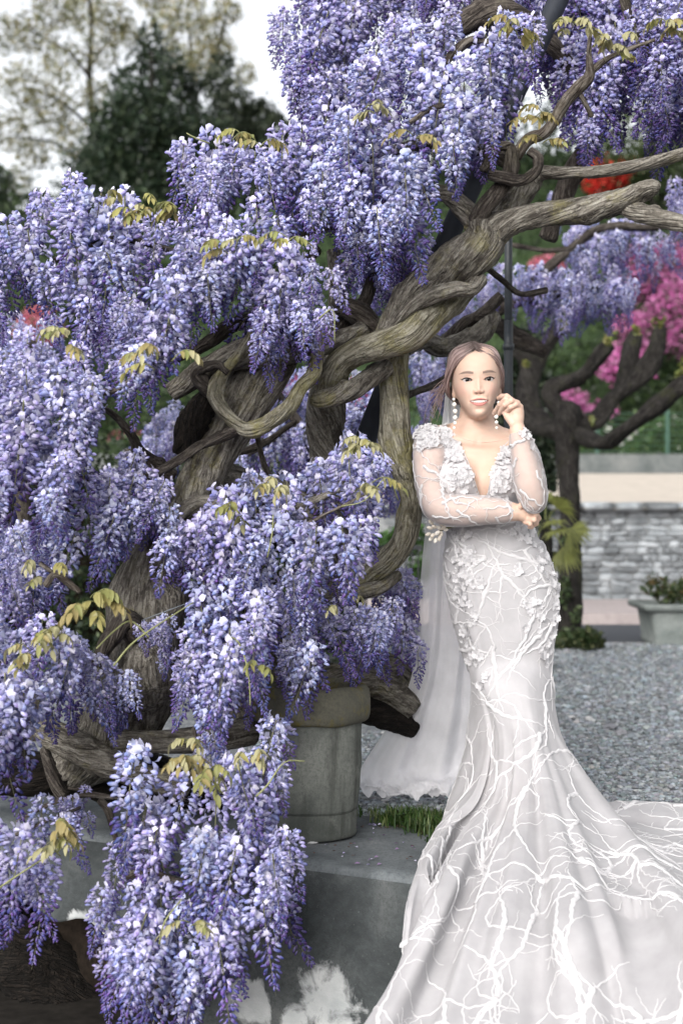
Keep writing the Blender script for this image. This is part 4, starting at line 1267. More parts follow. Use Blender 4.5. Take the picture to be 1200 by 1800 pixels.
tree('dark_tree', 'dark green tree on the slope above the red azalea', px_clumps([(1120, 230, 60), (1190, 250, 70), (1080, 270, 40), (1150, 300, 60), (1220, 320, 70), (1040, 250, 30), (1180, 380, 50)], 31, .6, 6),
     7000, 0.12, GR, [[(1150, 520, 31, 14), (1150, 350, 31, 10), (1140, 240, 31, 4)]], 96)
tree('dark_tree', 'deep green tree behind the twisted limbs and the blossom', px_clumps([(700, 330, 90), (800, 300, 90), (880, 340, 80), (960, 300, 60), (640, 420, 90), (760, 420, 100), (900, 420, 80), (560, 480, 80), (1000, 200, 60), (860, 200, 80), (720, 200, 80)], 33, .8, 7),
     9000, 0.15, DK + GR, [[(790, 600, 33, 16), (795, 420, 33, 12), (800, 250, 33, 5)]], 107)

# ---- shrubs on the slope
rng4 = np.random.default_rng(44)
cl = []
for i in range(420):
    x, y = rng4.uniform(-9, 9), rng4.uniform(23.4, 34)
    r = rng4.uniform(.35, .9)
    z = float(hill_z(np.array([x]), np.array([y]))[0])
    cl.append([x, y, z + r * .4, r, r, r * .8])
V, F, C = leaf_cloud(cl, 36000, 0.13, ((0.016, 0.028, 0.011), (0.024, 0.042, 0.014), (0.04, 0.062, 0.02), (0.012, 0.018, 0.009)), 45)
o_ = mk('shrubbery', V, F, M_FOLIAGE, cols=C, smooth=False); o_['kind'] = 'stuff'

PINK = ((0.45, 0.12, 0.31), (0.52, 0.22, 0.40), (0.31, 0.07, 0.21))
PINK2 = ((0.52, 0.13, 0.20), (0.46, 0.10, 0.17), (0.55, 0.22, 0.28))
RED = ((0.62, 0.030, 0.022), (0.52, 0.018, 0.016), (0.70, 0.07, 0.045))
M_BLOOM = col_mat('azalea_bloom', 0.6, 0.3)


def azalea(u, v, d, r, label, cols, seed, dens=1.0):
    p = at(u, v, d)
    R = r * d / FPX
    root = empty('azalea_bush', (p[0], p[1], p[2] - R * .7), label, 'azalea bush')
    rng = np.random.default_rng(seed)
    cl = [[p[0], p[1], p[2], R * .8, R * .7, R * .6]]
    for i in range(9):
        a = rng.normal(0, 1, 3); a /= np.linalg.norm(a)
        q = p + a * R * .62 * np.array([1, .8, .75])
        cl.append([*q, R * .42, R * .4, R * .34])
    V, F, C = leaf_cloud(cl, int(1800 * dens), 0.09, GR, seed)
    mk('foliage', V, F, M_FOLIAGE, root, cols=C, smooth=False)
    V, F, C = leaf_cloud([[*c[:3], c[3] * 1.07, c[4] * 1.07, c[5] * 1.07] for c in cl], int(4200 * dens), 0.06, cols, seed + 1, .9, .75)
    mk('blossoms', V, F, M_BLOOM, root, cols=C, smooth=False)
    V, F, T = tube([[p[0], p[1], p[2] - R * .9, .05], [p[0], p[1], p[2], .03]], 8, .1, .1, .1)
    mk('stem', V, F, M_BARK_FAR, root, tuv=T)


azalea(1150, 480, 27, 70, 'large magenta azalea bush upper right below the hanging lilac', PINK, 201, 1.3)
azalea(1205, 560, 25.5, 85, 'magenta azalea bush cut by the right border, the lower of two', PINK, 203, 1.3)
azalea(1110, 575, 26, 34, 'small magenta azalea between the lower bush and the hanging lilac', PINK, 205, .6)
azalea(1100, 640, 24.8, 50, 'dull magenta azalea seen through the arms of the pollarded tree', PINK, 231, .9)
azalea(1190, 470, 28.5, 70, 'upper magenta azalea behind the two bushes at the right border', PINK, 233, 1.2)
azalea(1062, 310, 31, 42, 'scarlet azalea bush above the broken limb stub', RED, 207)
azalea(1108, 290, 32, 26, 'small coral red azalea next to the scarlet one', ((0.6, .1, .08), (.5, .12, .1)), 209, .5)
azalea(1175, 300, 33, 24, 'faded coral azalea at the right border above the limb', ((0.5, .14, .12), (.4, .1, .1)), 211, .5)
azalea(1000, 710, 24.4, 34, 'pink azalea glimpsed behind the head of the pollarded tree', PINK, 213, .7)
azalea(1060, 720, 25, 24, 'little rose azalea between the arms of the pollarded tree', PINK, 215, .5)
azalea(70, 575, 26, 44, 'rose pink azalea below the left upper blossom', PINK2, 217)
azalea(235, 790, 24.3, 46, 'salmon pink azalea seen through the gap left of the big trunk', PINK2, 219)
azalea(290, 800, 24.6, 30, 'salmon azalea close to the big leaning trunk', ((.72, .2, .17), (.66, .16, .14)), 221, .6)
azalea(505, 680, 24.6, 30, 'pink azalea seen between the leaning trunk and the curled limb', PINK, 223, .6)
azalea(640, 690, 24.6, 36, 'deep pink azalea seen beside the leaning support pole', PINK, 225, .6)
azalea(735, 600, 25, 26, 'pink azalea seen over the mossy limb', PINK2, 227, .5)
azalea(960, 470, 27.5, 30, 'pale pink azalea behind the lilac above the woman', PINK2, 229, .5)

# ---- green wire fence on the kerb with a flowering hedge behind
M_FENCE = plain_mat('green_wire', (0.03, 0.075, 0.055), 0.5, 0.4, nscale=10, var=0.2, bump=0)
fe = empty('wire_fence', (3, 22.3, 1.85), 'green wire mesh fence on the kerb wall in front of the hedge', 'fence')
for i in range(9):
    V, F = box((-1.5 + i * 1.1, 22.3, 2.2), (0.05, 0.05, 0.75))
    mk('post', V, F, M_FENCE, fe, smooth=False)
for k in range(8):
    V, F = box((2.9, 22.3, 1.9 + k * 0.085), (8.8, 0.008, 0.008))
    mk('wire', V, F, M_FENCE, fe, smooth=False)
he = empty('hedge', (3, 22.9, 1.75), 'bright green hedge with small white flowers behind the wire fence', 'hedge')
cl = [[x, 22.85 + rng4.normal(0, .1), 2.05 + rng4.normal(0, .08), .45, .3, .4] for x in np.arange(-3, 8.5, .35)]
V, F, C = leaf_cloud(cl, 9000, 0.085, ((0.03, 0.065, 0.02), (0.04, 0.085, 0.025), (0.06, 0.10, 0.03)), 46)
mk('foliage', V, F, M_FOLIAGE, he, cols=C, smooth=False)
V, F, C = leaf_cloud(cl, 160, 0.11, ((0.7, 0.7, 0.66),), 47, .9, .9)
mk('blossoms', V, F, M_BLOOM, he, cols=C, smooth=False)

# ---- pollarded tree
pt = empty('pollarded_tree', at(1000, 1128, 10.35), 'dark mossy pollarded tree with knobbly raised arms, right of the woman', 'tree')


def arm(name, rows, seed, lump=0.35):
    P = px_path([(u, v, d, r) for (u, v, d, r) in rows])
    V, F, T = tube(P, 16, 0.03, 0.15, lump, 8, 3, seed)
    return mk(name, V, F, M_BARK_FAR, pt, tuv=T)


D = 10.35
arm('trunk', [(996, 1135, D, 26), (998, 1100, D, 20), (1002, 1000, D, 17), (1002, 900, D, 17), (1000, 830, D, 18), (998, 770, D, 22), (997, 728, D, 24), (1002, 708, D, 16)], 1, .2)
arm('limb', [(990, 735, D, 14), (968, 690, D, 12), (985, 676, D, 12), (1025, 657, D - .1, 11), (1053, 624, D - .2, 12), (1070, 605, D - .2, 11)], 2)
arm('limb', [(1005, 740, D, 14), (1040, 745, D, 12), (1077, 700, D, 13), (1114, 671, D, 14), (1143, 633, D, 15), (1157, 586, D, 13), (1160, 570, D, 9)], 3)
arm('limb', [(1005, 760, D, 14), (1053, 780, D - .3, 12), (1096, 756, D - .5, 13), (1152, 714, D - .6, 14), (1200, 676, D - .7, 13), (1240, 660, D - .7, 12)], 4)
arm('limb', [(1090, 690, D, 12), (1100, 650, D + .1, 12), (1108, 610, D + .2, 13), (1118, 585, D + .2, 10)], 5)
arm('limb', [(990, 760, D, 17), (945, 742, D + .3, 18), (925, 690, D + .4, 18), (930, 640, D + .5, 17), (905, 600, D + .5, 18)], 6)
arm('limb', [(930, 700, D + .4, 14), (890, 720, D + .4, 14), (850, 690, D + .5, 13), (830, 640, D + .5, 12)], 7)
arm('limb', [(940, 650, D + .5, 13), (965, 600, D + .5, 13), (985, 575, D + .5, 12)], 8)
cl = px_clumps([(1155, 565, 12), (1118, 580, 9), (1068, 600, 10), (985, 570, 10), (1195, 665, 12), (1040, 740, 8), (925, 640, 8), (1205, 640, 14), (905, 600, 8), (1075, 590, 10)], 10.2, .2, 9)
V, F, C = leaf_cloud(cl, 260, 0.05, ((0.14, 0.16, 0.04), (0.10, 0.13, 0.035), (0.18, 0.18, 0.06)), 48)
mk('leaves', V, F, M_LEAF, pt, cols=C, smooth=False)
cl = px_clumps([(1000, 950, 14, 30), (990, 1040, 14, 30), (1010, 1080, 12, 20)], 10.2, .02, 9)
V, F, C = leaf_cloud(cl, 160, 0.05, GR, 49)
mk('ivy', V, F, M_FOLIAGE, pt, cols=C, smooth=False)

bu = empty('low_shrub', at(1020, 1138, 9.9), 'low green shrub at the foot of the pollarded tree', 'shrub')
V, F, C = leaf_cloud(px_clumps([(1000, 1125, 22, 16), (1030, 1122, 26, 18), (1048, 1130, 14, 10), (985, 1132, 16, 10)], 9.9, .05, 3), 2400, 0.035, GR + ((.09, .10, .04),), 50)
mk('foliage', V, F, M_FOLIAGE, bu, cols=C, smooth=False)

ds = empty('dark_shrub', at(930, 1020, 12.0), 'very dark tall shrub right behind the slim iron post', 'shrub')
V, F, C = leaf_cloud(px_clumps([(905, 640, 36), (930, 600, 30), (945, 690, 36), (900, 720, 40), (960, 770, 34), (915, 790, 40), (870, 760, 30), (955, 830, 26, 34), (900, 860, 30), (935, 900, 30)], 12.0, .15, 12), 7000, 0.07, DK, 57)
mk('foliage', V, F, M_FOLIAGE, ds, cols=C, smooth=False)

# ---- fan palm behind her elbow
palm = empty('fan_palm', at(960, 1165, 8.6), 'young fan palm with yellow green fronds beside her elbow', 'palm')
V, F, T = tube(px_path([(958, 1175, 8.6, 9), (958, 1050, 8.6, 10), (958, 950, 8.6, 12), (958, 915, 8.6, 8)]), 12, .05, .2, .2)
mk('trunk', V, F, M_BARK_FAR, palm, tuv=T)
M_PALM = col_mat('palm_frond', 0.5, 0.3, spec=0.4)
rp = np.random.default_rng(8)
for (du, dv, dd, ln) in [(28, -42, -.1, 46), (55, 10, -.15, 52), (40, 50, -.1, 44), (10, 60, .1, 40), (-40, -30, .2, 44), (-50, 20, 0, 46), (0, -60, .15, 44), (30, 5, -.35, 46), (20, -15, -.3, 36), (-25, 40, -.2, 40)]:
    a, b = at(958, 925, 8.6), at(958 + du * .75, 925 + dv * .75, 8.6 + dd)
    mb = MB()
    V, F, T = tube([list(a) + [.006], list((a + b) / 2 + [0, 0, .03]) + [.005], list(b) + [.004]], 5, .05, 0, 0)
    mb.add(V, F, (.16, .18, .06))
    ax = (b - a) / np.linalg.norm(b - a)
    nrm = np.array([0, -1.0, .35]); nrm -= ax * np.dot(nrm, ax); nrm /= np.linalg.norm(nrm)
    sd = np.cross(nrm, ax)
    for q in np.linspace(-1.25, 1.25, 15):
        dr = ax * math.cos(q) + sd * math.sin(q)
        L = ln / FPX * 8.6 * (1 - .18 * abs(q)) * rp.uniform(.9, 1.1)
        w = .010
        pr = np.cross(dr, nrm) * w
        m, t = b + dr * L * .6 - np.array([0, 0, .01]), b + dr * L - np.array([0, 0, .035 + .03 * rp.random()])
        c = np.array((0.17, 0.185, 0.05)) * rp.uniform(.65, 1.25)
        mb.add(np.array([b - pr * .3, b + pr * .3, m + pr, m - pr, t]), [np.array([[0, 1, 2, 3]]), np.array([[3, 2, 4]])], c)
    mb.build('frond', M_PALM, palm, smooth=False)

# ---- stone planter at the right border
plr = empty('stone_planter', (2.85, 10.45, 0), 'long pale stone planter trough with a moulded lip at the gravel edge', 'planter')
M_PLANT = concrete_mat('planter_stone', (0.19, 0.21, 0.20), (0.10, 0.115, 0.11), (0.28, 0.295, 0.285), scale=1.2)


def trough(name, levels, mat):
    """levels: rows (half width x, half depth y, z)"""
    V, F = [], []
    for (hx, hy, z) in levels:
        r = min(hx, hy) * .12
        ring = []
        for (cx, cy, a0) in ((hx - r, hy - r, 0), (-hx + r, hy - r, 90), (-hx + r, -hy + r, 180), (hx - r, -hy + r, 270)):
            for a in (0, 30, 60, 90):
                ring.append([cx + r * math.cos(math.radians(a0 + a)), cy + r * math.sin(math.radians(a0 + a)), z])
        V += ring
    n = 16
    for i in range(len(levels) - 1):
        for j in range(n):
            F.append([i * n + j, i * n + (j + 1) % n, (i + 1) * n + (j + 1) % n, (i + 1) * n + j])
    return mk(name, np.array(V) + np.array([2.85, 10.45, 0]), np.array(F), mat, plr)


trough('body', [(.60, .26, -.01), (.61, .265, .03), (.60, .26, .035), (.63, .28, .235)], M_PLANT)
trough('lip', [(.63, .28, .232), (.66, .30, .236), (.69, .32, .25), (.695, .325, .275), (.69, .32, .287), (.62, .26, .287), (.60, .25, .24)], M_PLANT)
trough('soil', [(.60, .25, .24), (.02, .02, .27)], M_SOIL)
cl = [[2.85 + x, 10.45 + rng4.normal(0, .08), .36 + rng4.normal(0, .03), .10, .12, .09] for x in np.linspace(-.55, .55, 14)]
pl = empty('planter_plant', (2.85, 10.45, .25), 'bushy green and russet plants growing in the stone planter', 'plants')
V, F, C = leaf_cloud(cl, 2600, 0.04, GR + ((.10, .07, .03), (.06, .07, .03)), 51)
mk('foliage', V, F, M_FOLIAGE, pl, cols=C, smooth=False)

# ---- railing glimpsed between the trunk and the veil
ra = empty('iron_railing', at(690, 1100, 9.4), 'dark iron railing glimpsed between the curved trunk and the veil', 'railing')
M_IRON = plain_mat('railing_iron', (0.018, 0.02, 0.022), 0.5, 0.4, nscale=20)
for v in (962, 1035):
    a, b = at(440, v, 9.4), at(742, v, 9.4)
    V, F = box((a + b) / 2, (b[0] - a[0], .03, .03)); mk('rail', V, F, M_IRON, ra, smooth=False)
for i in range(26):
    a, b = at(450 + i * 11.4, 962, 9.4), at(450 + i * 11.4, 1100, 9.4)
    V, F = box((a + b) / 2, (.012, .012, a[2] - b[2])); mk('baluster', V, F, M_IRON, ra, smooth=False)
a, b = at(695, 950, 9.38), at(695, 1152, 9.38)
V, F = box((a + b) / 2, (.05, .05, a[2] - b[2])); mk('post', V, F, M_IRON, ra, smooth=False)
gs = empty('green_shrub', at(725, 1060, 10.1), 'fresh green shrub behind the iron railing', 'shrub')
V, F, C = leaf_cloud(px_clumps([(725, 950, 30, 30), (690, 960, 30), (740, 1000, 24), (660, 980, 40), (600, 990, 40)], 10.1, .1, 2), 2200, 0.055, ((0.05, .12, .03), (.07, .15, .04), (.03, .07, .02)), 53)
mk('foliage', V, F, M_FOLIAGE, gs, cols=C, smooth=False)

hb = empty('hedge', at(250, 1170, 8.8), 'dense dark green hedge behind the big wisteria on the left', 'hedge')
cl = []
for u in range(-140, 640, 26):
    for v in (800, 850, 910, 970, 1040, 1100, 1150):
        p = at(u + rng4.normal(0, 8), v + rng4.normal(0, 10), 8.8 + rng4.normal(0, .15)); cl.append([*p, .16, .2, .16])
V, F, C = leaf_cloud(cl, 15000, 0.05, GR + DK, 58)
mk('foliage', V, F, M_FOLIAGE, hb, cols=C, smooth=False)
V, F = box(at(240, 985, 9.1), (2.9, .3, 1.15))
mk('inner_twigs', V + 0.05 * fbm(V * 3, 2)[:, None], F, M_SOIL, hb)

# ---- wisterias further back
def back_wisteria(label, loc, masses, limbs, seed):
    w = empty('wisteria', loc, label, 'wisteria')
    rng = np.random.default_rng(seed)
    n = 0
    for (poly, d0, rset, sc) in masses:
        for (k, p, s, tilt, b) in fill(poly, d0, .25, rset, rng, .9, sc, .12, 0.3):
            o = place('blossom', RAC[k][0], w, p, matrix_for(k, p, s, tilt, rng)); n += 1
    for rows in limbs:
        V, F, T = tube(px_path(rows), 10, .04, .1, .2)
        mk('branch', V, F, M_BARK_DARK, w, tuv=T)
    print(label, n)


SB = [6, 9, 2, 4, 10]
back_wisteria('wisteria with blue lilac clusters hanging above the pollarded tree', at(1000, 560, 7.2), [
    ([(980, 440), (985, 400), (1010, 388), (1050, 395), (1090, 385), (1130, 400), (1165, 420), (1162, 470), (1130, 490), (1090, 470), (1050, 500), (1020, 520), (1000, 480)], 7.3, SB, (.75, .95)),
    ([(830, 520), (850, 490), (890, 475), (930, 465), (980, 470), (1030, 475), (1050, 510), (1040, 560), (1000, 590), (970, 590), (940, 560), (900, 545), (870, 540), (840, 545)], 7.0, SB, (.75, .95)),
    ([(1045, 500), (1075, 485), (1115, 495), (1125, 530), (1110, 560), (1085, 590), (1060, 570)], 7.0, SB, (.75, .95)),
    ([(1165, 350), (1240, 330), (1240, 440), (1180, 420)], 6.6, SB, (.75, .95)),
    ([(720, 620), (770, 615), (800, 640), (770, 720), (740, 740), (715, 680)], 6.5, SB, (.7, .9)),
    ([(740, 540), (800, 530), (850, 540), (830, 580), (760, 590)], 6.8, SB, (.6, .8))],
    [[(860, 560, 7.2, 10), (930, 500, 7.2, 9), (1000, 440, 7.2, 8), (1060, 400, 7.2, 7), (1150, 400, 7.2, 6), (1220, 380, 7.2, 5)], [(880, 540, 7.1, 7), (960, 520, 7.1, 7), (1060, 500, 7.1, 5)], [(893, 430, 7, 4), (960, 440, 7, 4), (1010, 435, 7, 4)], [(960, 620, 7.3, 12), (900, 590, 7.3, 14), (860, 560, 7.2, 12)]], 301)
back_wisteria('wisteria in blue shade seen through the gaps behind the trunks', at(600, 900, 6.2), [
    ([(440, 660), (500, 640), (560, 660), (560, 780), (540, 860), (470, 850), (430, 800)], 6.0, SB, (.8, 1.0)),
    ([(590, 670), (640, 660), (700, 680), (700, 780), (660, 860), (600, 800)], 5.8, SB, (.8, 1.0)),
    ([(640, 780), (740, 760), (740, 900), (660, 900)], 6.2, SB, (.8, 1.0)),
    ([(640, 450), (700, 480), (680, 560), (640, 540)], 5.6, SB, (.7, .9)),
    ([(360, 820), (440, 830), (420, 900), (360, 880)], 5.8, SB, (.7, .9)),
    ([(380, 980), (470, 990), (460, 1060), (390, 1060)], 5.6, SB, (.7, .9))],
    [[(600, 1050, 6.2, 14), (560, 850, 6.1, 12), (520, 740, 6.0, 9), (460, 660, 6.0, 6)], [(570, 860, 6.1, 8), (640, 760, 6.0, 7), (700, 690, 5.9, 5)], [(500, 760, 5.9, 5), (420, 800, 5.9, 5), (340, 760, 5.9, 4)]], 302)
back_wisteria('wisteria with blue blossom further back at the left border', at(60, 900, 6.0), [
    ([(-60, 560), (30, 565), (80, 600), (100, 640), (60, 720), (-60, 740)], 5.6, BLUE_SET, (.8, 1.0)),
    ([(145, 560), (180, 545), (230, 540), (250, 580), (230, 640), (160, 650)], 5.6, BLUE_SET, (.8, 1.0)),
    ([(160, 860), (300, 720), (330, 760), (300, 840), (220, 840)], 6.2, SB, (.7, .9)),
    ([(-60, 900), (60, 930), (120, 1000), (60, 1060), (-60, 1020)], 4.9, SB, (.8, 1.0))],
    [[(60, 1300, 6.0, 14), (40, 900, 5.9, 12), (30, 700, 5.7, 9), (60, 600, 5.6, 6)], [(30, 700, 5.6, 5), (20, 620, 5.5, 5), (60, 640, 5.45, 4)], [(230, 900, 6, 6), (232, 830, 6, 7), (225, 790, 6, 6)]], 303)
# ================================================================= the woman
person = empty('person', at(895, 1468, 4.2), 'woman in white lace wedding gown leaning on wisteria trunk, one hand at her ear', 'person')


def axis_pts(segs):
    out = []
    for (a, b, h) in segs: out.append(np.arange(a, b - h * .3, h))
    return np.concatenate(out).astype(np.float32)


class Field:
    """Signed distance on an uneven grid, grown by smooth unions."""
    def __init__(s, X, Y, Z):
        s.X, s.Y, s.Z = X, Y, Z
        s.F = np.full((len(X), len(Y), len(Z)), 0.2, dtype=np.float32)

    def window(s, lo, hi, pad=0.03):
        sl = []
        for A, l, h in ((s.X, lo[0], hi[0]), (s.Y, lo[1], hi[1]), (s.Z, lo[2], hi[2])):
            a, b = np.searchsorted(A, l - pad), np.searchsorted(A, h + pad)
            sl.append(slice(a, max(a + 1, b)))
        return tuple(sl)

    def pts(s, sl):
        return np.meshgrid(s.X[sl[0]], s.Y[sl[1]], s.Z[sl[2]], indexing='ij')

    def union(s, sl, d, k):
        a = s.F[sl]
        d = d.astype(np.float32)
        if k > 0:
            h = np.clip(0.5 + 0.5 * (a - d) / k, 0, 1)
            s.F[sl] = a * (1 - h) + d * h - k * h * (1 - h)
        else: s.F[sl] = np.minimum(a, d)

    def cone(s, a, b, ra, rb, k=0.01):
        a, b = np.asarray(a, float), np.asarray(b, float)
        r = max(ra, rb)
        sl = s.window(np.minimum(a, b) - r, np.maximum(a, b) + r, .025 + k)
        x, y, z = s.pts(sl)
        ba = b - a
        h = np.clip(((x - a[0]) * ba[0] + (y - a[1]) * ba[1] + (z - a[2]) * ba[2]) / max(ba @ ba, 1e-9), 0, 1)
        d = np.sqrt((x - a[0] - h * ba[0]) ** 2 + (y - a[1] - h * ba[1]) ** 2 + (z - a[2] - h * ba[2]) ** 2) - (ra + (rb - ra) * h)
        s.union(sl, d, k)

    def limb(s, pts, k=0.012):
        P = spline(np.array(pts), .012)
        s.chain(P, k)

    def chain(s, pts, k=0.008):
        for p, q in zip(pts[:-1], pts[1:]): s.cone(p[:3], q[:3], p[3], q[3], k)

    def ellipsoid(s, c, r, k=0.01, M=None):
        c, r = np.asarray(c, float), np.asarray(r, float)
        R = max(r)
        sl = s.window(c - R, c + R, .025 + k)
        x, y, z = s.pts(sl)
        x, y, z = x - c[0], y - c[1], z - c[2]
        if M is not None: x, y, z = (M[0, 0] * x + M[1, 0] * y + M[2, 0] * z), (M[0, 1] * x + M[1, 1] * y + M[2, 1] * z), (M[0, 2] * x + M[1, 2] * y + M[2, 2] * z)
        k0 = np.sqrt((x / r[0]) ** 2 + (y / r[1]) ** 2 + (z / r[2]) ** 2)
        k1 = np.sqrt((x / r[0] ** 2) ** 2 + (y / r[1] ** 2) ** 2 + (z / r[2] ** 2) ** 2) + 1e-9
        s.union(sl, k0 * (k0 - 1) / k1, k)

    def stack(s, rows, k=0.01, p=2.2, off=0.0):
        """rows (z, cx, cy, w, front, back), z rising"""
        R = np.asarray(rows, float)
        sl = s.window([(R[:, 1] - R[:, 3]).min(), (R[:, 2] - R[:, 4]).min(), R[0, 0]], [(R[:, 1] + R[:, 3]).max(), (R[:, 2] + R[:, 5]).max(), R[-1, 0]], .03)
        x, y, z = s.pts(sl)
        f = [np.interp(s.Z[sl[2]], R[:, 0], R[:, i])[None, None] for i in range(1, 6)]
        cx, cy, w, fr, bk = f
        w, fr, bk = w + off, fr + off, bk + off
        dep = np.where(y < cy, fr, bk)
        rho = (np.abs((x - cx) / w) ** p + np.abs((y - cy) / dep) ** p) ** (1 / p)
        d = (rho - 1) * np.minimum(w, dep) * .9
        d = np.maximum(d, np.maximum(R[0, 0] - z, z - R[-1, 0]))
        s.union(sl, d, k)

    def mesh(s):
        F = s.F
        S = F < 0
        nx, ny, nz = F.shape
        cnt = np.zeros((nx - 1, ny - 1, nz - 1), np.int8)
        for dx in (0, 1):
            for dy in (0, 1):
                for dz in (0, 1): cnt += S[dx:nx - 1 + dx, dy:ny - 1 + dy, dz:nz - 1 + dz]
        act = (cnt > 0) & (cnt < 8)
        I = np.argwhere(act)
        ids = np.full(act.shape, -1, np.int32)
        ids[act] = np.arange(len(I))
        pos, num = np.zeros((len(I), 3)), np.zeros(len(I))
        A = (s.X, s.Y, s.Z)
        for ax in range(3):
            o = [a for a in range(3) if a != ax]
            for b0 in (0, 1):
                for b1 in (0, 1):
                    c0 = np.zeros(3, int); c0[o[0]] = b0; c0[o[1]] = b1
                    c1 = c0.copy(); c1[ax] = 1
                    J0, J1 = I + c0, I + c1
                    f0, f1 = F[tuple(J0.T)], F[tuple(J1.T)]
                    m = (f0 < 0) != (f1 < 0)
                    t = np.where(m, f0 / np.where(m, f0 - f1, 1), 0)
                    P = np.stack([A[q][J0[:, q]] for q in range(3)], 1).astype(float)
                    P[:, ax] += t * (A[ax][J1[:, ax]] - A[ax][J0[:, ax]])
                    pos += P * m[:, None]; num += m
        V = pos / num[:, None]
        Q = []
        for ax in range(3):
            o = [(ax + 1) % 3, (ax + 2) % 3]
            sl0 = [slice(1, -1)] * 3; sl0[ax] = slice(0, -1)
            sl1 = list(sl0); sl1[ax] = slice(1, None)
            a, b = S[tuple(sl0)], S[tuple(sl1)]
            E = np.argwhere(a != b)
            if not len(E): continue
            base = E.copy()
            for q in o: base[:, q] += 1
            flip = a[tuple(E.T)]
            e0, e1 = np.zeros(3, int), np.zeros(3, int)
            e0[o[0]] = 1; e1[o[1]] = 1
            q4 = np.stack([ids[tuple((base - e0 - e1).T)], ids[tuple((base - e1).T)], ids[tuple(base.T)], ids[tuple((base - e0).T)]], 1)
            q4[~flip] = q4[~flip][:, ::-1]
            Q.append(q4)
        return V, np.concatenate(Q)


# ---------------------------------------------------------------- proportions
HC = np.array([0.3985, 4.205, 1.3350])                 # between the ears at eye level
HR = roty(math.radians(-2.4)) @ rotz(math.radians(-2.0))   # tilt, slight turn


def head_pt(q): return HC + HR @ np.asarray(q, float)


TORSO_PX = [(1470, 899, .075, .07, .08), (1400, 899, .085, .07, .08), (1280, 899, .098, .082, .09), (1180, 896, .116, .10, .10), (1080, 890, .152, .115, .125), (1020, 883, .157, .115, .13), (970, 874, .143, .105, .115),
            (930, 864, .120, .095, .095), (905, 855, .118, .093, .09), (870, 844, .128, .098, .095), (830, 838, .138, .095, .10), (800, 837, .138, .082, .10), (780, 836, .115, .06, .085), (768, 836, .085, .045, .065)]
TORSO_Y = 4.25
TORSO = [(at(u, v, 4.2)[2], at(u, v, 4.2)[0], TORSO_Y, w, f, b) for (v, u, w, f, b) in TORSO_PX]


def pc(u, v, d, r): return np.append(at(u, v, d), r)


ARM_R = [pc(757, 776, 4.22, .044), pc(755, 830, 4.18, .0385), pc(761, 872, 4.14, .035), pc(772, 893, 4.105, .034), pc(805, 897, 4.075, .037), pc(850, 897, 4.055, .032), pc(890, 899, 4.05, .025), pc(912, 901, 4.05, .0215)]
ARM_L = [pc(913, 792, 4.23, .043), pc(928, 840, 4.13, .039), pc(936, 874, 4.03, .034), pc(937, 880, 4.01, .032), pc(930, 848, 4.0, .0355), pc(920, 805, 3.995, .029), pc(911, 768, 3.995, .0225), pc(909, 757, 3.995, .0215)]
HAND_R = dict(palm=[pc(910, 901, 4.05, .019), pc(921, 904, 4.05, .020), pc(929, 905, 4.05, .018)],
              fingers=[[pc(928, 893, 4.04, .0095), pc(939, 893, 4.02, .0085), pc(944, 899, 4.03, .0078), pc(942, 904, 4.05, .007)],
                       [pc(928, 903, 4.04, .0095), pc(941, 904, 4.015, .0087), pc(946, 911, 4.03, .0078), pc(943, 916, 4.05, .007)],
                       [pc(926, 912, 4.04, .009), pc(938, 914, 4.015, .0082), pc(942, 920, 4.03, .0075), pc(938, 923, 4.05, .0065)],
                       [pc(922, 917, 4.05, .008), pc(931, 921, 4.025, .0072), pc(934, 926, 4.035, .0065), pc(930, 927, 4.05, .006)],
                       [pc(914, 890, 4.03, .0095), pc(922, 882, 4.04, .0085), pc(928, 880, 4.06, .0075)]])
HAND_L = dict(palm=[pc(909, 755, 3.995, .0195), pc(907, 738, 3.995, .0175), pc(906, 722, 3.998, .017), pc(905, 712, 4.0, .0145)],
              fingers=[[pc(898, 704, 4.02, .0095), pc(890, 697, 4.035, .0085), pc(882, 697, 4.06, .0078), pc(876, 700, 4.085, .0068)],
                       [pc(901, 706, 4.0, .010), pc(889, 702, 3.99, .0092), pc(879, 711, 4.01, .0083), pc(871, 722, 4.04, .0075), pc(868, 727, 4.05, .0065)],
                       [pc(908, 709, 3.99, .010), pc(898, 705, 3.978, .0092), pc(887, 712, 3.985, .0083), pc(880, 722, 4.01, .0073), pc(877, 727, 4.02, .0063)],
                       [pc(913, 715, 3.992, .009), pc(906, 711, 3.98, .0082), pc(897, 716, 3.98, .0074), pc(890, 723, 3.995, .0064)],
                       [pc(901, 744, 3.99, .0125), pc(892, 733, 3.995, .0105), pc(886, 723, 4.01, .0088), pc(881, 716, 4.03, .0072)]])

Xa = axis_pts([(.165, .27, .003), (.27, .53, .0015), (.53, .73, .003)])
Ya = axis_pts([(3.93, 4.06, .003), (4.06, 4.19, .0015), (4.19, 4.47, .0045)])
Za = axis_pts([(-.02, .84, .010), (.84, 1.195, .003), (1.195, 1.475, .0015)])
B = Field(Xa, Ya, Za)
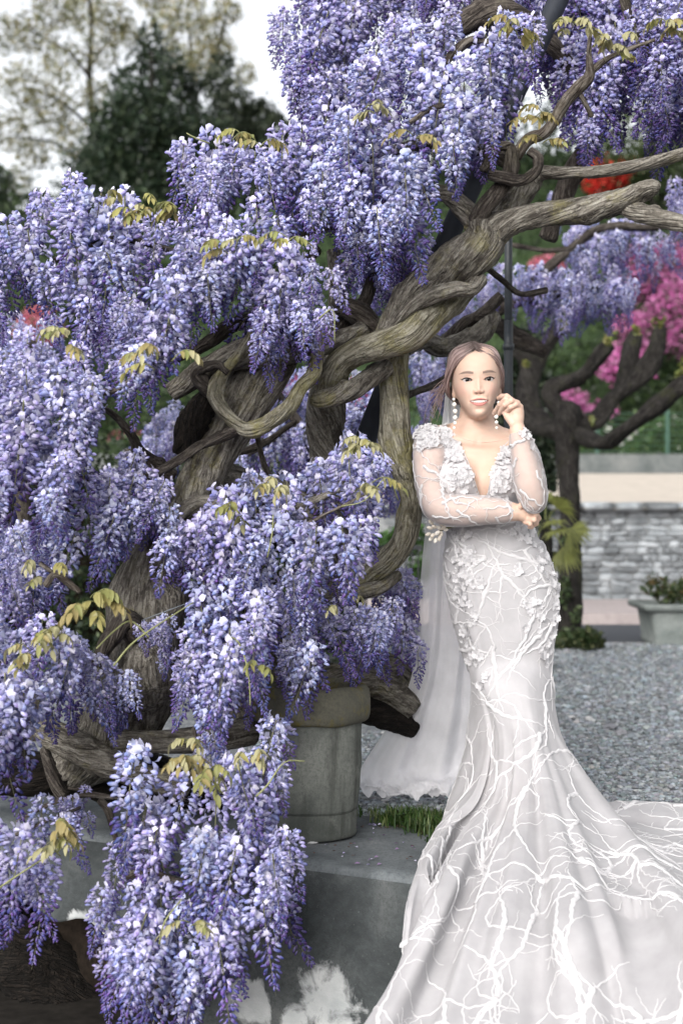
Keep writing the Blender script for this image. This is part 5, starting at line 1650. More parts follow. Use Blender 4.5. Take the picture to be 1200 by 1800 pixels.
# torso and legs
B.stack(TORSO, .02)
for u in (804, 879): B.ellipsoid(at(u, 846, 4.165) if u < 840 else at(u, 848, 4.165), (.060, .062, .058), .03)
B.cone(at(836, 774, 4.24), at(768, 778, 4.23), .046, .041, .03)
B.cone(at(838, 774, 4.24), at(902, 790, 4.24), .046, .041, .03)
B.cone(at(836, 766, 4.255), head_pt([0, .035, -.075]), .056, .049, .03)         # neck
B.cone(at(836, 760, 4.27), at(775, 768, 4.25), .035, .032, .03)
B.cone(at(838, 758, 4.27), at(898, 778, 4.25), .035, .032, .03)
B.cone(at(829, 777, 4.185), at(775, 768, 4.20), .010, .012, .022)               # collar bones
B.cone(at(846, 779, 4.185), at(900, 780, 4.205), .010, .012, .022)
B.limb(ARM_R, .012)
B.limb(ARM_L[:3], .012)
B.limb(ARM_L[3:], .006)
for H in (HAND_R, HAND_L):
    B.chain(H['palm'], .008)
    for fg in H['fingers']: B.chain(fg, .002)
B.ellipsoid(at(911, 728, 3.998), (.015, .013, .029), .008)

# head: a stack of sections whose front carries the face
HROWS = np.array([(-.1135, .008, .064, .02), (-.1085, .0200, .080, .03), (-.1005, .0295, .0885, .03), (-.088, .0385, .0905, .035), (-.070, .0495, .0905, .04), (-.045, .0615, .089, .05), (-.018, .0695, .088, .06), (.008, .0700, .0885, .07),
                  (.030, .0700, .0905, .08), (.050, .0685, .0885, .09), (.072, .062, .079, .09), (.088, .050, .062, .08), (.099, .030, .038, .055), (.103, .008, .010, .02)])


_hz = spline(np.hstack([HROWS, np.zeros((len(HROWS), 0))])[:, :4], .002)
HROWS = _hz[np.argsort(_hz[:, 0])]
HROWS[:, 1] *= .955
_k = np.ones(9) / 9
for _c in (1, 2, 3):
    HROWS[:, _c] = np.convolve(np.pad(HROWS[:, _c], 4, mode='edge'), _k, 'valid')


def g2(x, z, cx, cz, sx, sz): return np.exp(-((x - cx) / sx) ** 2 - ((z - cz) / sz) ** 2)


def eye_curves(x):
    """x measured from the eye centre outwards (temple side positive); upper and lower lid height."""
    t = np.clip(x / .0148, -1, 1)
    up = .0058 * (1 - np.abs(t) ** 2.2) + .0016 * t - .0004
    lo = -.0042 * (1 - np.abs(t) ** 2.4) + .0016 * t - .0004
    return up, lo


EYE_X, EYE_Y, EYE_R = .0315, -.0688, .0128


def mouth_curves(x):
    t = x / .0285
    zU = -.0550 - .0072 * t ** 2 + .0010 * np.exp(-((np.abs(x) - .0045) / .0035) ** 2)
    zt = -.0604 - .0021 * t ** 2
    zb = -.0695 + .0070 * t ** 2
    zL = -.0800 + .0178 * t ** 2
    return zU, zt, zb, zL


def face_bumps(x, z):
    ax = np.abs(x)
    f = np.zeros_like(x)
    rid = np.interp(z, [-.048, -.0425, -.038, -.033, -.026, -.014, 0, .015, .03], [0, .003, .0105, .0135, .0112, .0068, .0036, .0018, 0])
    wid = np.interp(z, [-.045, -.036, -.02, 0, .02], [.0085, .0090, .0078, .0078, .011])
    f += rid * np.exp(-(x / wid) ** 2)
    f += .0068 * g2(ax, z, .0112, -.0365, .0046, .0053)
    f -= .0040 * g2(ax, z, .0058, -.0432, .0034, .0020)               # nostrils
    f -= .0048 * g2(ax, z, .0300, -.002, .0175, .0110)
    f += .0034 * g2(ax, z, .031, -.0005, .0140, .0080)                # lids over the ball
    f -= .0018 * g2(ax, z, .031, .0095, .014, .0022)                  # fold above the lid
    f += .0025 * g2(ax, z, .030, .021, .020, .008)
    f += .0050 * g2(ax, z, .0420, -.034, .018, .017)                  # cheeks
    f -= .0030 * g2(ax, z, .0285, -.058, .0055, .014)                 # smile folds
    f -= .0016 * g2(x, z, 0, -.0505, .0035, .0045)
    zU, zt, zb, zL = mouth_curves(x)
    inx = np.exp(-(ax / .0245) ** 6)
    f += .0045 * inx * np.exp(-((z - (zU + zt) / 2) / .0042) ** 2)
    f += .0048 * inx * np.exp(-((z - (zb + zL) / 2) / .0058) ** 2)
    f -= .0030 * g2(x, z, 0, -.0875, .016, .0045)
    f += .0030 * g2(x, z, 0, -.101, .016, .010)
    f -= .0035 * g2(ax, z, .0270, -.0640, .0030, .0030)
    return f


def head_union():
    lo, hi = HC - .16, HC + .16
    sl = B.window(lo, hi, 0)
    x, y, z = B.pts(sl)
    x, y, z = x - HC[0], y - HC[1], z - HC[2]
    M = HR
    lx = (M[0, 0] * x + M[1, 0] * y + M[2, 0] * z)
    ly = (M[0, 1] * x + M[1, 1] * y + M[2, 1] * z)
    lz = (M[0, 2] * x + M[1, 2] * y + M[2, 2] * z)
    del x, y, z
    w = np.interp(lz, HROWS[:, 0], HROWS[:, 1])
    fr = np.interp(lz, HROWS[:, 0], HROWS[:, 2]) + face_bumps(lx, lz)
    bk = np.interp(lz, HROWS[:, 0], HROWS[:, 3])
    dep = np.where(ly < 0, fr, bk)
    p = 2.35
    rho = (np.abs(lx / w) ** p + np.abs(ly / dep) ** p) ** (1 / p)
    d = (rho - 1) * np.minimum(w, dep)
    d = np.maximum(d, np.maximum(-.1135 - lz, lz - .103))
    # skull
    k0 = np.sqrt((lx / .0695) ** 2 + ((ly - .018) / .095) ** 2 + ((lz - .020) / .083) ** 2)
    d2 = (k0 - 1) * .075
    h = np.clip(.5 + .5 * (d - d2) / .02, 0, 1)
    d = d * (1 - h) + d2 * h - .02 * h * (1 - h)
    # ears
    for sg in (-1, 1):
        k0 = np.sqrt(((lx - sg * .0670) / .008) ** 2 + ((ly - .014) / .016) ** 2 + ((lz + .018) / .030) ** 2)
        d3 = (k0 - 1) * .009
        kk = np.sqrt(((lx - sg * .0745) / .005) ** 2 + ((ly - .011) / .009) ** 2 + ((lz + .014) / .018) ** 2)
        d3 = np.maximum(d3, -(kk - 1) * .006)
        h = np.clip(.5 + .5 * (d - d3) / .006, 0, 1)
        d = d * (1 - h) + d3 * h - .006 * h * (1 - h)
    B.union(sl, d, .012)
    # openings for the eyes and the mouth
    F = B.F[sl]
    for sg in (-1, 1):
        ex = (lx - sg * EYE_X) * sg
        up, lo_ = eye_curves(ex)
        c = np.maximum(np.maximum(lz - up, lo_ - lz), np.abs(ex) - .0148)
        c = np.maximum(c, ly + .055)
        c = np.where(ly < .0, c, .05)
        F = np.maximum(F, -c * .9)
    zU, zt, zb, zL = mouth_curves(lx)
    c = np.maximum(np.maximum(lz - zt, zb - lz), np.abs(lx) - .0238)
    c = np.maximum(c, ly + .079)
    F = np.maximum(F, -c * .9)
    B.F[sl] = F.astype(np.float32)


head_union()
BV, BF = B.mesh()
del B.F


def to_head(V): return (V - HC) @ HR


# skin colours: the skin itself, the make-up and painted nostril shade
q = to_head(BV)
lx, ly, lz = q.T
C = np.tile(np.array([0.545, 0.385, 0.305]), (len(BV), 1))
tone = fbm(BV * 40, 5, 3)
C *= (1 + .06 * tone)[:, None]


def paint(mask, col):
    global C
    C = C * (1 - mask[:, None]) + np.asarray(col) * mask[:, None]


face = (ly < -.02) & (lz > -.125) & (lz < .11) & (np.abs(lx) < .085)
fm = face.astype(float)
ax = np.abs(lx)
paint(fm * .28 * g2(ax, lz, .043, -.030, .022, .018), (0.56, 0.25, 0.22))             # blush
paint(fm * .30 * g2(lx, lz, 0, -.036, .010, .008), (0.52, 0.29, 0.24))
paint(fm * .35 * g2(ax, lz, .031, .006, .017, .007), (0.34, 0.19, 0.16))              # eye shadow
paint(fm * .9 * g2(ax, lz, .0062, -.0428, .0032, .0014), (0.16, 0.07, 0.055))         # nostril shade painted into the skin colour
sx = ax - .0155
bt = np.clip(sx / .037, 0, 1)
bz = .0185 + .0050 * np.sin(bt * 2.3) - .0035 * bt
bw = np.interp(bt, [0, .25, .7, 1], [.0034, .0042, .0034, .0010])
brow = smooth(1.35, .55, np.abs(lz - bz) / bw) * ((sx > -.002) & (sx < .039))
paint(fm * brow * .78, (0.10, 0.07, 0.062))
zU, zt, zb, zL = mouth_curves(lx)
lip = (lz < zU) & (lz > zL) & (ax < .0285) & face
soft = np.clip(np.minimum(zU - lz, lz - zL) / .0012, 0, 1)
paint(lip * soft * .92, (0.43, 0.165, 0.145))
inner = (lz < zt + .0006) & (lz > zb - .0006) & (ax < .0250) & (ly > -.0905) & face
paint(inner * .9, (0.35, 0.16, 0.14))
up, lo_ = eye_curves(ax - EYE_X)
ring = ((np.abs(ax - EYE_X) < .017) & (lz < up + .0014) & (lz > lo_ - .0010) & face).astype(float)
paint(ring * .75, (0.11, 0.07, 0.06))
wing = (np.abs(lz - (.0022 + (ax - .0455) * .45)) < .0009) & (ax > .044) & (ax < .0515) & face
paint(wing * .7, (0.10, 0.07, 0.06))
for H in (HAND_L, HAND_R):
    for fg in H['fingers']:
        for j in (1, 2):
            dd = np.linalg.norm(BV - fg[j][:3], axis=1)
            paint(.22 * np.exp(-(dd / .009) ** 2), (0.48, 0.24, 0.19))
        dd = np.linalg.norm(BV - fg[-1][:3], axis=1)
        paint(.35 * np.exp(-(dd / .007) ** 2), (0.52, 0.26, 0.22))


def skin_mat():
    m, nt, out = new_mat('skin')
    N = NT(nt)
    c = N.n('Attribute', _attribute_name='Col').outputs['Color']
    pos = N.n('NewGeometry').outputs['Position']
    b = N.n('BsdfPrincipled', Base__Color=c, Roughness=0.55)
    b.inputs['Specular IOR Level'].default_value = 0.28
    b.inputs['Subsurface Weight'].default_value = 0.12
    b.inputs['Subsurface Radius'].default_value = (1.0, 0.35, 0.2)
    b.inputs['Subsurface Scale'].default_value = 0.006
    N.set(b, 'Normal', N.bump(N.noise(pos, 600, 4, 0.7), 0.15, 0.001))
    nt.links.new(b.outputs[0], out.inputs[0])
    return m


M_SKIN = skin_mat()
mk('body', BV, BF, M_SKIN, person, cols=C)

# eyes, lashes, teeth
M_EYE = col_mat('eye', 0.08, spec=0.3)
for sg in (-1, 1):
    V, F = ball(EYE_R, 32, 32)
    V = V @ rotx(math.radians(90)).T                      # pole to the front
    gaze = np.array([0.0, -1.0, 0.02]); gaze /= np.linalg.norm(gaze)
    ang = np.arccos(np.clip((V / EYE_R) @ gaze, -1, 1)) * EYE_R
    cc = np.where(ang[:, None] < .0024, (0.004, 0.003, 0.003), np.where(ang[:, None] < .0072, (0.009, 0.006, 0.005), (0.50, 0.46, 0.44)))
    W = np.array([head_pt(v + np.array([sg * EYE_X, EYE_Y, 0.0004])) for v in V])
    mk('eye', W, F, M_EYE, person, cols=cc)
    xs = np.linspace(-.0150, .0168, 16)
    up, lo_ = eye_curves(xs)
    up = np.where(xs > .0148, up + (xs - .0148) * .35, up)

    def lid(zv, xv, dy): return np.array([head_pt([sg * (EYE_X + a), EYE_Y - math.sqrt(max(1e-6, (EYE_R + .0012) ** 2 - a * a - b * b)) + dy, b]) for a, b in zip(xv, zv)])
    P = lid(up, xs, -.0002)
    r = np.interp(xs, [-.015, -.006, .010, .0168], [.0007, .0016, .0019, .0006])
    V, F, T = tube(np.hstack([P, r[:, None]]), 6, .002, 0, 0)
    M_LASH = bpy.data.materials.get('lash') or plain_mat('lash', (0.012, 0.008, 0.007), 0.5, 0.3, bump=0)
    mk('eyelashes', V, F, M_LASH, person)
mb = MB()
for k in range(8):
    x0 = (k - 3.5) * .0056
    w = (.0071, .0068, .0066, .0064)[int(abs(k - 3.5))]
    zt_, zb_ = -.0588 - .0016 * (x0 / .022) ** 2, -.0692 + .0050 * (x0 / .022) ** 2
    zb_ = min(zb_, zt_ - .003)
    V, F = ball(1, 8, 6)
    V = np.sign(V) * np.abs(V) ** .65 * np.array([w / 2, .0024, (zt_ - zb_) / 2]) + np.array([x0, -.0860 + 7.5 * x0 * x0, (zt_ + zb_) / 2])
    mb.add(np.array([head_pt(v) for v in V]), F, (.80, .77, .72))
mb.build('teeth', col_mat('tooth', .2, spec=.5), person)

# ---------------------------------------------------------------- hair
M_HAIR = col_mat('hair', 0.38, spec=0.5)
rh = np.random.default_rng(3)
HF = Field(axis_pts([(.27, .54, .004)]), axis_pts([(4.07, 4.40, .004)]), axis_pts([(1.20, 1.47, .004)]))
HF.ellipsoid(head_pt([0, .020, .020]), (.0735, .099, .0865), .0, HR)
HF.ellipsoid(head_pt([0, .105, -.035]), (.042, .036, .040), .02, HR)
HF.ellipsoid(head_pt([-.040, .045, -.030]), (.040, .050, .036), .02, HR)
HF.ellipsoid(head_pt([.040, .045, -.030]), (.040, .050, .036), .02, HR)
hv, hf = HF.mesh()
hq = to_head(hv)


def hairline(x):
    """height of the hairline on the forehead at x"""
    a = np.abs(x + .004)
    return np.interp(a, [0, .02, .038, .049, .058, .066, .075], [.080, .076, .063, .049, .025, -.005, -.02])


bad = (hq[:, 1] < .012) & (hq[:, 2] < hairline(hq[:, 0]) + .006)
keep = ~bad[hf].any(1)
cap = np.tile((0.075, 0.05, 0.042), (len(hv), 1))
mk('hair', hv, hf[keep], M_HAIR, person, cols=cap)
STR = MB()
DARKROOT, MAUVE, LIGHT, BROWN = np.array((.035, .024, .02)), np.array((.24, .165, .155)), np.array((.38, .285, .27)), np.array((.12, .08, .07))


def strand(P, r, tone, root=True, nseg=5):
    P = np.asarray(P)
    V, F, T = tube(np.hstack([np.array([head_pt(p) for p in P]), np.asarray(r)[:, None]]), nseg, .006, 0, 0)
    n = (len(V) - 2) // nseg
    t = np.concatenate([np.repeat(np.linspace(0, 1, n), nseg), [0, 1]])
    w = smooth(-.06, .16, t)[:, None] if root else 1.0
    c = DARKROOT * (1 - w) * 1.3 + tone * w
    STR.add(V, F, c)


for sg in (-1, 1):
    for i in range(900):
        a = (i / 900) ** .85
        lay = rh.random() ** 1.5
        off = .0015 + .006 * lay
        j = lambda s=.0022: rh.normal(0, s, 3)
        px_ = -.006
        y0 = -.072 + .131 * a
        z0 = .083 + .005 * min(1, 3 * a) + .022 * math.sin(min(1, a * 1.25) * 1.45)
        zt0 = np.array([px_ + sg * .002, y0, z0 + off * .4])
        p1 = np.array([sg * (.047 + .012 * a) - .002, -.063 + .123 * a, .056 + .034 * min(1, 1.6 * a)])
        p2 = np.array([sg * (.0665 + .004 * math.sin(a * 3)), -.036 + .105 * a, .018 + .025 * a])
        p3 = np.array([sg * .0705, .002 + .070 * a, -.022 + .02 * a])
        p4 = np.array([sg * .060, .055 + .035 * a, -.045 + .01 * a])
        p5 = np.array([sg * .020, .100 + .012 * a, -.045 + .02 * rh.random()])
        if sg < 0: p2[0] -= .009 * (1 - .5 * a) ; p3[0] -= .012; p1[0] -= .002
        dirs = [np.array([0, -.2, 1.0]), np.array([sg * .8, -.3, .5]), np.array([sg, -.2, .1]), np.array([sg, 0, -.1]), np.array([sg * .8, .5, -.3]), np.array([0, 1, -.2])]
        P = [p + d / np.linalg.norm(d) * off + j() for p, d in zip((zt0, p1, p2, p3, p4, p5), dirs)]
        tone = (MAUVE, LIGHT, BROWN, MAUVE)[rh.integers(4)] * rh.uniform(.75, 1.2)
        strand(P, np.array([.0008, .0013, .0013, .0012, .0011, .0008]) * rh.uniform(.7, 1.25), tone)
# twisted low knot and loose wisps
for i in range(60):
    a0 = rh.uniform(0, 6.28); R0 = rh.uniform(.02, .04)
    P = [np.array([math.cos(a0 + t * 4) * R0, .105 + .03 * math.cos(t * 3 + a0), -.035 + math.sin(a0 + t * 4) * R0]) for t in np.linspace(0, 1, 6)]
    strand(P, [.002] * 6, MAUVE * rh.uniform(.7, 1.3), False)
for i in range(34):
    e = np.array([-.125 + rh.normal(0, .014), .03 + rh.normal(0, .01), -.045 + rh.normal(0, .02)])
    if i % 5 == 0: e = np.array([-.135 + rh.normal(0, .02), .02, -.11 + rh.normal(0, .02)])
    P = [np.array([-.055, -.03, .055]), np.array([-.086, -.01, .012]) + rh.normal(0, .004, 3), np.array([-.098, .012, -.02]) + rh.normal(0, .006, 3), (np.array([-.098, .012, -.02]) + e) / 2 + np.array([0, 0, .004]) + rh.normal(0, .004, 3), e]
    strand(P, np.array([.0014, .0014, .0012, .0010, .0005]) * rh.uniform(.5, 1.1), MAUVE * rh.uniform(.7, 1.3), True, 4)
for rows in ([(786, 668, 4.2), (772, 690, 4.19), (763, 712, 4.18), (764, 736, 4.18)], [(780, 672, 4.2), (762, 694, 4.19), (750, 716, 4.18), (744, 742, 4.18)], [(786, 662, 4.19), (768, 676, 4.18), (757, 690, 4.18), (752, 706, 4.18)], [(784, 676, 4.2), (774, 700, 4.2), (770, 716, 4.2)]):
    P = [to_head(at(*r)[None])[0] for r in rows]
    strand(P, np.linspace(.0011, .0005, len(P)), MAUVE * .9, False, 4)
STR.build('hair_strands', M_HAIR, person)['kind'] = 'stuff'

# ---------------------------------------------------------------- pearl earrings
M_PEARL = plain_mat('pearl', (0.80, 0.77, 0.72), 0.18, 0.6, nscale=200, var=.04, bump=0)
M_GOLD = plain_mat('earring_metal', (0.6, 0.5, 0.35), 0.25, 0.5, 1.0, bump=0)
for rows in ([(797, 702, 2.6), (798, 711, 3.9), (799.5, 723, 4.2), (799.5, 734, 4.0), (799, 743.5, 3.3), (798, 752, 2.6)], [(876, 708, 3.0), (873.5, 722, 3.0), (871.5, 732.5, 3.9), (872, 742.5, 3.3), (872.5, 752, 2.7)]):
    d = 4.15
    V, F, T = tube(px_path([(u, v, d, .5) for (u, v, r) in rows]), 5, .02, 0, 0)
    er = mk('earring', V, F, M_GOLD, person)
    for (u, v, r) in rows:
        V, F = ball(r / FPX * d, 14, 10, at(u, v, d))
        mk('pearl', V, F, M_PEARL, er)
# ================================================================= gown and veil
def cloth_mat(name, col, alpha=1.0, trans=0.25, weave=1400.0, rough=0.75, sheen=0.2, bump=0.1):
    m, nt, out = new_mat(name)
    N = NT(nt)
    pos = N.n('NewGeometry').outputs['Position']
    w = N.noise(pos, weave, 2, 0.6)
    big = N.noise(pos, 14, 4)
    lo = [c * .90 for c in col]; hi = [min(1, c * 1.07) for c in col]
    c = N.ramp(big, [(0.3, lo), (0.7, hi)])
    b = N.n('BsdfPrincipled', Base__Color=c, Roughness=.9)
    b.inputs['Specular IOR Level'].default_value = 0.05
    b.inputs['Sheen Weight'].default_value = sheen
    N.set(b, 'Normal', N.bump(w, bump, 0.001))
    t = N.n('BsdfTranslucent', Color=c)
    mx = N.n('MixShader', Fac=trans)
    nt.links.new(b.outputs[0], mx.inputs[1]); nt.links.new(t.outputs[0], mx.inputs[2])
    sh = mx.outputs[0]
    if alpha == 'train':
        tr = N.n('BsdfTransparent')
        m2 = N.n('MixShader', Fac=N.n('Attribute', _attribute_name='Col').outputs['Fac'])
        nt.links.new(tr.outputs[0], m2.inputs[1]); nt.links.new(sh, m2.inputs[2])
        sh = m2.outputs[0]
    elif alpha < 1:
        tr = N.n('BsdfTransparent')
        m2 = N.n('MixShader')
        lw = N.n('LayerWeight', Blend=0.35).outputs['Facing']           # netting looks denser edge-on
        f = N.math('ADD', alpha, N.math('MULTIPLY', lw, 0.55 * (1 - alpha)))
        nt.links.new(f, m2.inputs[0])
        nt.links.new(tr.outputs[0], m2.inputs[1]); nt.links.new(sh, m2.inputs[2])
        sh = m2.outputs[0]
    nt.links.new(sh, out.inputs[0])
    return m


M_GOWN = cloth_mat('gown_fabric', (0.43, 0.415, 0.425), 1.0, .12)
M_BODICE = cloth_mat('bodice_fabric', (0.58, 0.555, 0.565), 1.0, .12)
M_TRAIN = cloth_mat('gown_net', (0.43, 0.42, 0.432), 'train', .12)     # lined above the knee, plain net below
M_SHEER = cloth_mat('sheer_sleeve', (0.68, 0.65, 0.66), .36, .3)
M_VEIL = cloth_mat('veil_tulle', (0.86, 0.85, 0.875), .66, .2)
M_LACE = plain_mat('lace_cord', (0.52, 0.51, 0.52), 0.9, 0.06, nscale=500, var=.06, bump=.3)
M_PETALW = col_mat('white_petal', .6, .4, spec=.25)


def grid_faces(n, m, closed=False):
    i = np.arange(n - 1)[:, None] * m
    j = np.arange(m if closed else m - 1)[None]
    j2 = (j + 1) % m
    return np.stack([i + j, i + j2, i + m + j2, i + m + j], -1).reshape(-1, 4)


def cr(P, n, closed=False):
    """Catmull-Rom along axis 0 of P (k, ...), n samples per span."""
    P = np.asarray(P, float)
    if closed: Q = np.concatenate([P[-1:], P, P[:2]])
    else: Q = np.concatenate([2 * P[:1] - P[1:2], P, 2 * P[-1:] - P[-2:-1]])
    out = []
    spans = len(P) if closed else len(P) - 1
    for i in range(spans):
        a, b, c, d = Q[i], Q[i + 1], Q[i + 2], Q[i + 3]
        for t in np.linspace(0, 1, n, endpoint=False):
            out.append(.5 * (2 * b + (c - a) * t + (2 * a - 5 * b + 4 * c - d) * t * t + (3 * b - a - 3 * c + d) * t ** 3))
    if not closed: out.append(P[-1])
    return np.array(out)


# ---- fitted skirt opening into the train
FITV = [912, 930, 960, 990, 1020, 1050, 1080, 1120, 1160]
COLS = [  # left back, left flap, cone left edge, ..., right edge, right back, back
    [(829, 1200, 4.25), (821, 1290, 4.25), (818, 1350, 4.25), (817, 1395, 4.26), (812, 1430, 4.25), (806, 1452, 4.22), (800, 1458, 4.21), (796, 1462, 4.20)],
    [(835, 1200, 4.17), (852, 1300, 4.11), (830, 1390, 4.03), (775, 1447, 3.96), (744, 1500, 3.80), (724, 1555, 3.59), (716, 1618, 3.47), (728, 1655, 3.46)],
    [(846, 1200, 4.14), (866, 1300, 4.09), (850, 1395, 4.01), (806, 1466, 3.92), (766, 1545, 3.64), (738, 1625, 3.54), (714, 1700, 3.46), (692, 1770, 3.40)],
    [(858, 1200, 4.12), (880, 1300, 4.05), (870, 1400, 3.94), (826, 1480, 3.80), (780, 1570, 3.55), (744, 1650, 3.43), (702, 1745, 3.32), (640, 1850, 3.20)],
    [(885, 1200, 4.10), (903, 1300, 4.02), (897, 1410, 3.89), (868, 1510, 3.69), (834, 1620, 3.48), (800, 1720, 3.35), (762, 1830, 3.20), (700, 2000, 2.98)],
    [(913, 1200, 4.09), (928, 1300, 4.01), (936, 1410, 3.86), (938, 1520, 3.61), (932, 1640, 3.37), (925, 1740, 3.26), (918, 1850, 3.12), (905, 2050, 2.88)],
    [(938, 1200, 4.11), (952, 1300, 4.03), (980, 1410, 3.87), (1012, 1520, 3.61), (1045, 1640, 3.33), (1070, 1740, 3.24), (1100, 1850, 3.10), (1140, 2050, 2.86)],
    [(962, 1200, 4.16), (977, 1290, 4.10), (1024, 1372, 4.02), (1074, 1455, 3.88), (1128, 1540, 3.60), (1180, 1615, 3.35), (1250, 1710, 3.12), (1330, 1860, 2.9)],
    [(970, 1200, 4.22), (982, 1290, 4.19), (1020, 1385, 4.18), (1065, 1447, 4.20), (1120, 1453, 4.18), (1185, 1474, 4.06), (1260, 1500, 4.0), (1330, 1530, 3.9)],
    [(935, 1200, 4.34), (930, 1300, 4.34), (940, 1390, 4.36), (985, 1430, 4.42), (1050, 1428, 4.46), (1130, 1428, 4.46), (1220, 1428, 4.44), (1300, 1440, 4.40)],
    [(870, 1200, 4.34), (865, 1300, 4.34), (860, 1390, 4.34), (855, 1425, 4.36), (850, 1430, 4.38), (850, 1432, 4.40), (850, 1432, 4.42), (850, 1434, 4.44)]]
TS = np.array(TORSO)


def section(v, off):
    z = at(0, v, 4.2)[2]
    R = TS[np.argsort(TS[:, 0])]
    return [z] + [np.interp(z, R[:, 0], R[:, i]) for i in range(1, 6)]


low = np.array([[at(*p) for p in col] for col in COLS])              # columns x rows x 3
rows = []
c0 = section(1200, 0)
angs = []
for col in low:
    x, y = col[0, 0] - c0[1], col[0, 1] - c0[2]
    angs.append(math.atan2(y / (c0[4] if y < 0 else c0[5]), x / c0[3]))
for v in FITV:
    z, cx, cy, w, f, b = section(v, 0)
    off = .009
    ring = []
    for a in angs:
        ca, sa = math.cos(a), math.sin(a)
        n = (abs(ca) ** 2.2 + abs(sa) ** 2.2) ** (1 / 2.2)
        ring.append([cx + ca / n * (w + off), cy + sa / n * ((f if sa < 0 else b) + off), z])
    rows.append(ring)
K = np.concatenate([np.array(rows), low.transpose(1, 0, 2)])          # rows x columns x 3
G = cr(K, 10)                                                        # along the length
G = cr(G.transpose(1, 0, 2), 26, closed=True).transpose(1, 0, 2)      # round the body
nR, nC = G.shape[:2]
lev = (np.arange(nR) / 10.0 - (len(FITV) - 1))                        # 0 at the last fitted ring
cf = np.arange(nC) / 26.0
ga = np.gradient(G, axis=0)
gb = np.roll(G, -1, 1) - np.roll(G, 1, 1)
nrm = np.cross(ga, gb); nrm /= np.linalg.norm(nrm, axis=2)[..., None] + 1e-9
LV2, CF2 = np.meshgrid(lev, cf, indexing='ij')
amp = .026 * smooth(1.3, 5.2, LV2) * (1 + .3 * LV2 / 6)
wob = .12 * np.sin(LV2 * 1.3 + 1) 
_o = np.sin(np.pi * np.clip(CF2 / 11, 0, 1)) ** .3
ple = np.sin(CF2 * 2 * np.pi * .7 + wob + 1.2) * .6 + .34 * np.sin(CF2 * 2 * np.pi * 1.3 + .4 + wob) + .12 * np.sin(CF2 * 2 * np.pi * 2.4 + 2.2 - wob)
ple = np.sign(ple) * np.abs(ple) ** .75 + .35
ripple = .004 * fbm(np.stack([CF2 * 2.2, LV2 * .9, CF2 * 0], -1), 8, 3) * smooth(.5, 2.5, LV2)
tight = .0022 * np.sin(LV2 * 9 + 2.0 * np.sin(CF2 * 2)) * smooth(-4, -7, LV2)
G = G + nrm * (amp * ple + ripple + tight)[..., None]
# keep it on the gravel and on the slab
bk = (G[..., :2] - E0[:2]) @ ENRM
floor = np.where(bk > -.02, .016, -.55)
over = smooth(.35, 2.0, LV2)
G[..., 2] = np.maximum(G[..., 2], floor + .006 * fbm(G * 9, 4, 2) ** 2)
DV, DF = G.reshape(-1, 3), grid_faces(nR, nC, True)
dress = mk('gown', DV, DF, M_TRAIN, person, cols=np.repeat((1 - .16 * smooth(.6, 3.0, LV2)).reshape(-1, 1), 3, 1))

# ---- bodice with a deep V neck
BD = Field(axis_pts([(.19, .62, .004)]), axis_pts([(4.0, 4.42, .004)]), axis_pts([(.92, 1.26, .004)]))
BD.stack(TORSO, .02, off=.006)
for u in (804, 879): BD.ellipsoid(at(u, 846, 4.165) if u < 840 else at(u, 848, 4.165), (.066, .068, .064), .03)
BD.cone(at(836, 774, 4.24), at(768, 778, 4.23), .052, .047, .03)
BD.cone(at(838, 774, 4.24), at(902, 790, 4.24), .052, .047, .03)
bv, bf = BD.mesh()


def to_px(V): return np.stack([600 + V[:, 0] / V[:, 1] * FPX, 900 - (V[:, 2] - CAM_H) / V[:, 1] * FPX], 1)


pxs = to_px(bv)
u, v = pxs.T
vl = np.interp(v, [740, 762, 776, 825, 873, 880], [783, 793, 805, 827, 842, 848])
vr = np.interp(v, [740, 771, 793, 825, 870, 880], [905, 893, 879, 865, 855, 850])
inV = (u > vl) & (u < vr) & (v < 877) & (bv[:, 1] < 4.27)
up_ = (v < 747) | ((bv[:, 1] > 4.25) & (np.abs(u - 838) < 45) & (v < 790))
side = (u < 764) | (u > 908)
out_ = (v > 928)
bad = inV | up_ | out_ | (side & (v < 800))
keep = ~bad[bf].any(1)
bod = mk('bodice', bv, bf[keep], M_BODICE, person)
bod.modifiers.new('thickness', 'SOLIDIFY').thickness = .002
# neckline edging cords along the V and the sheer collar
TREE_B = BVHTree.FromPolygons([Vector(p) for p in BV], [tuple(f) for f in BF])


def cast(u, v, tree=None, o=(0, 0, CAM_H)):
    d = at(u, v, 1.0) - np.array([0, 0, CAM_H])
    hit = (tree or TREE_B).ray_cast(Vector(o), Vector(d).normalized(), 20)
    return None if hit[0] is None else (np.array(hit[0]), np.array(hit[1]))


def cord(name, pix, r, mat, parent, lift=.002, tree=None):
    P = []
    for (uu, vv) in cr(np.array(pix, float), 6):
        h = cast(uu, vv, tree)
        if h is not None: P.append(np.append(h[0] - np.array([0, lift, 0]), r))
    V, F, T = tube(P, 6, .006, 0, .1)
    return mk(name, V, F, mat, parent)


M_COLLAR = plain_mat('collar_edge', (.60, .45, .385), .6, .2, bump=0)
cord('collar_edge', [(789, 752), (803, 765), (822, 773), (848, 777), (872, 775), (895, 769)], .0009, M_COLLAR, person, .001)
TREE_BOD = BVHTree.FromPolygons([Vector(p) for p in bv], [tuple(f) for f in bf])
cord('neckline_trim', [(796, 770), (806, 780), (818, 803), (828, 828), (838, 860), (844, 876), (850, 881), (856, 872), (861, 845), (866, 825), (879, 793), (892, 776)], .0013, M_LACE, bod, .002, TREE_BOD)

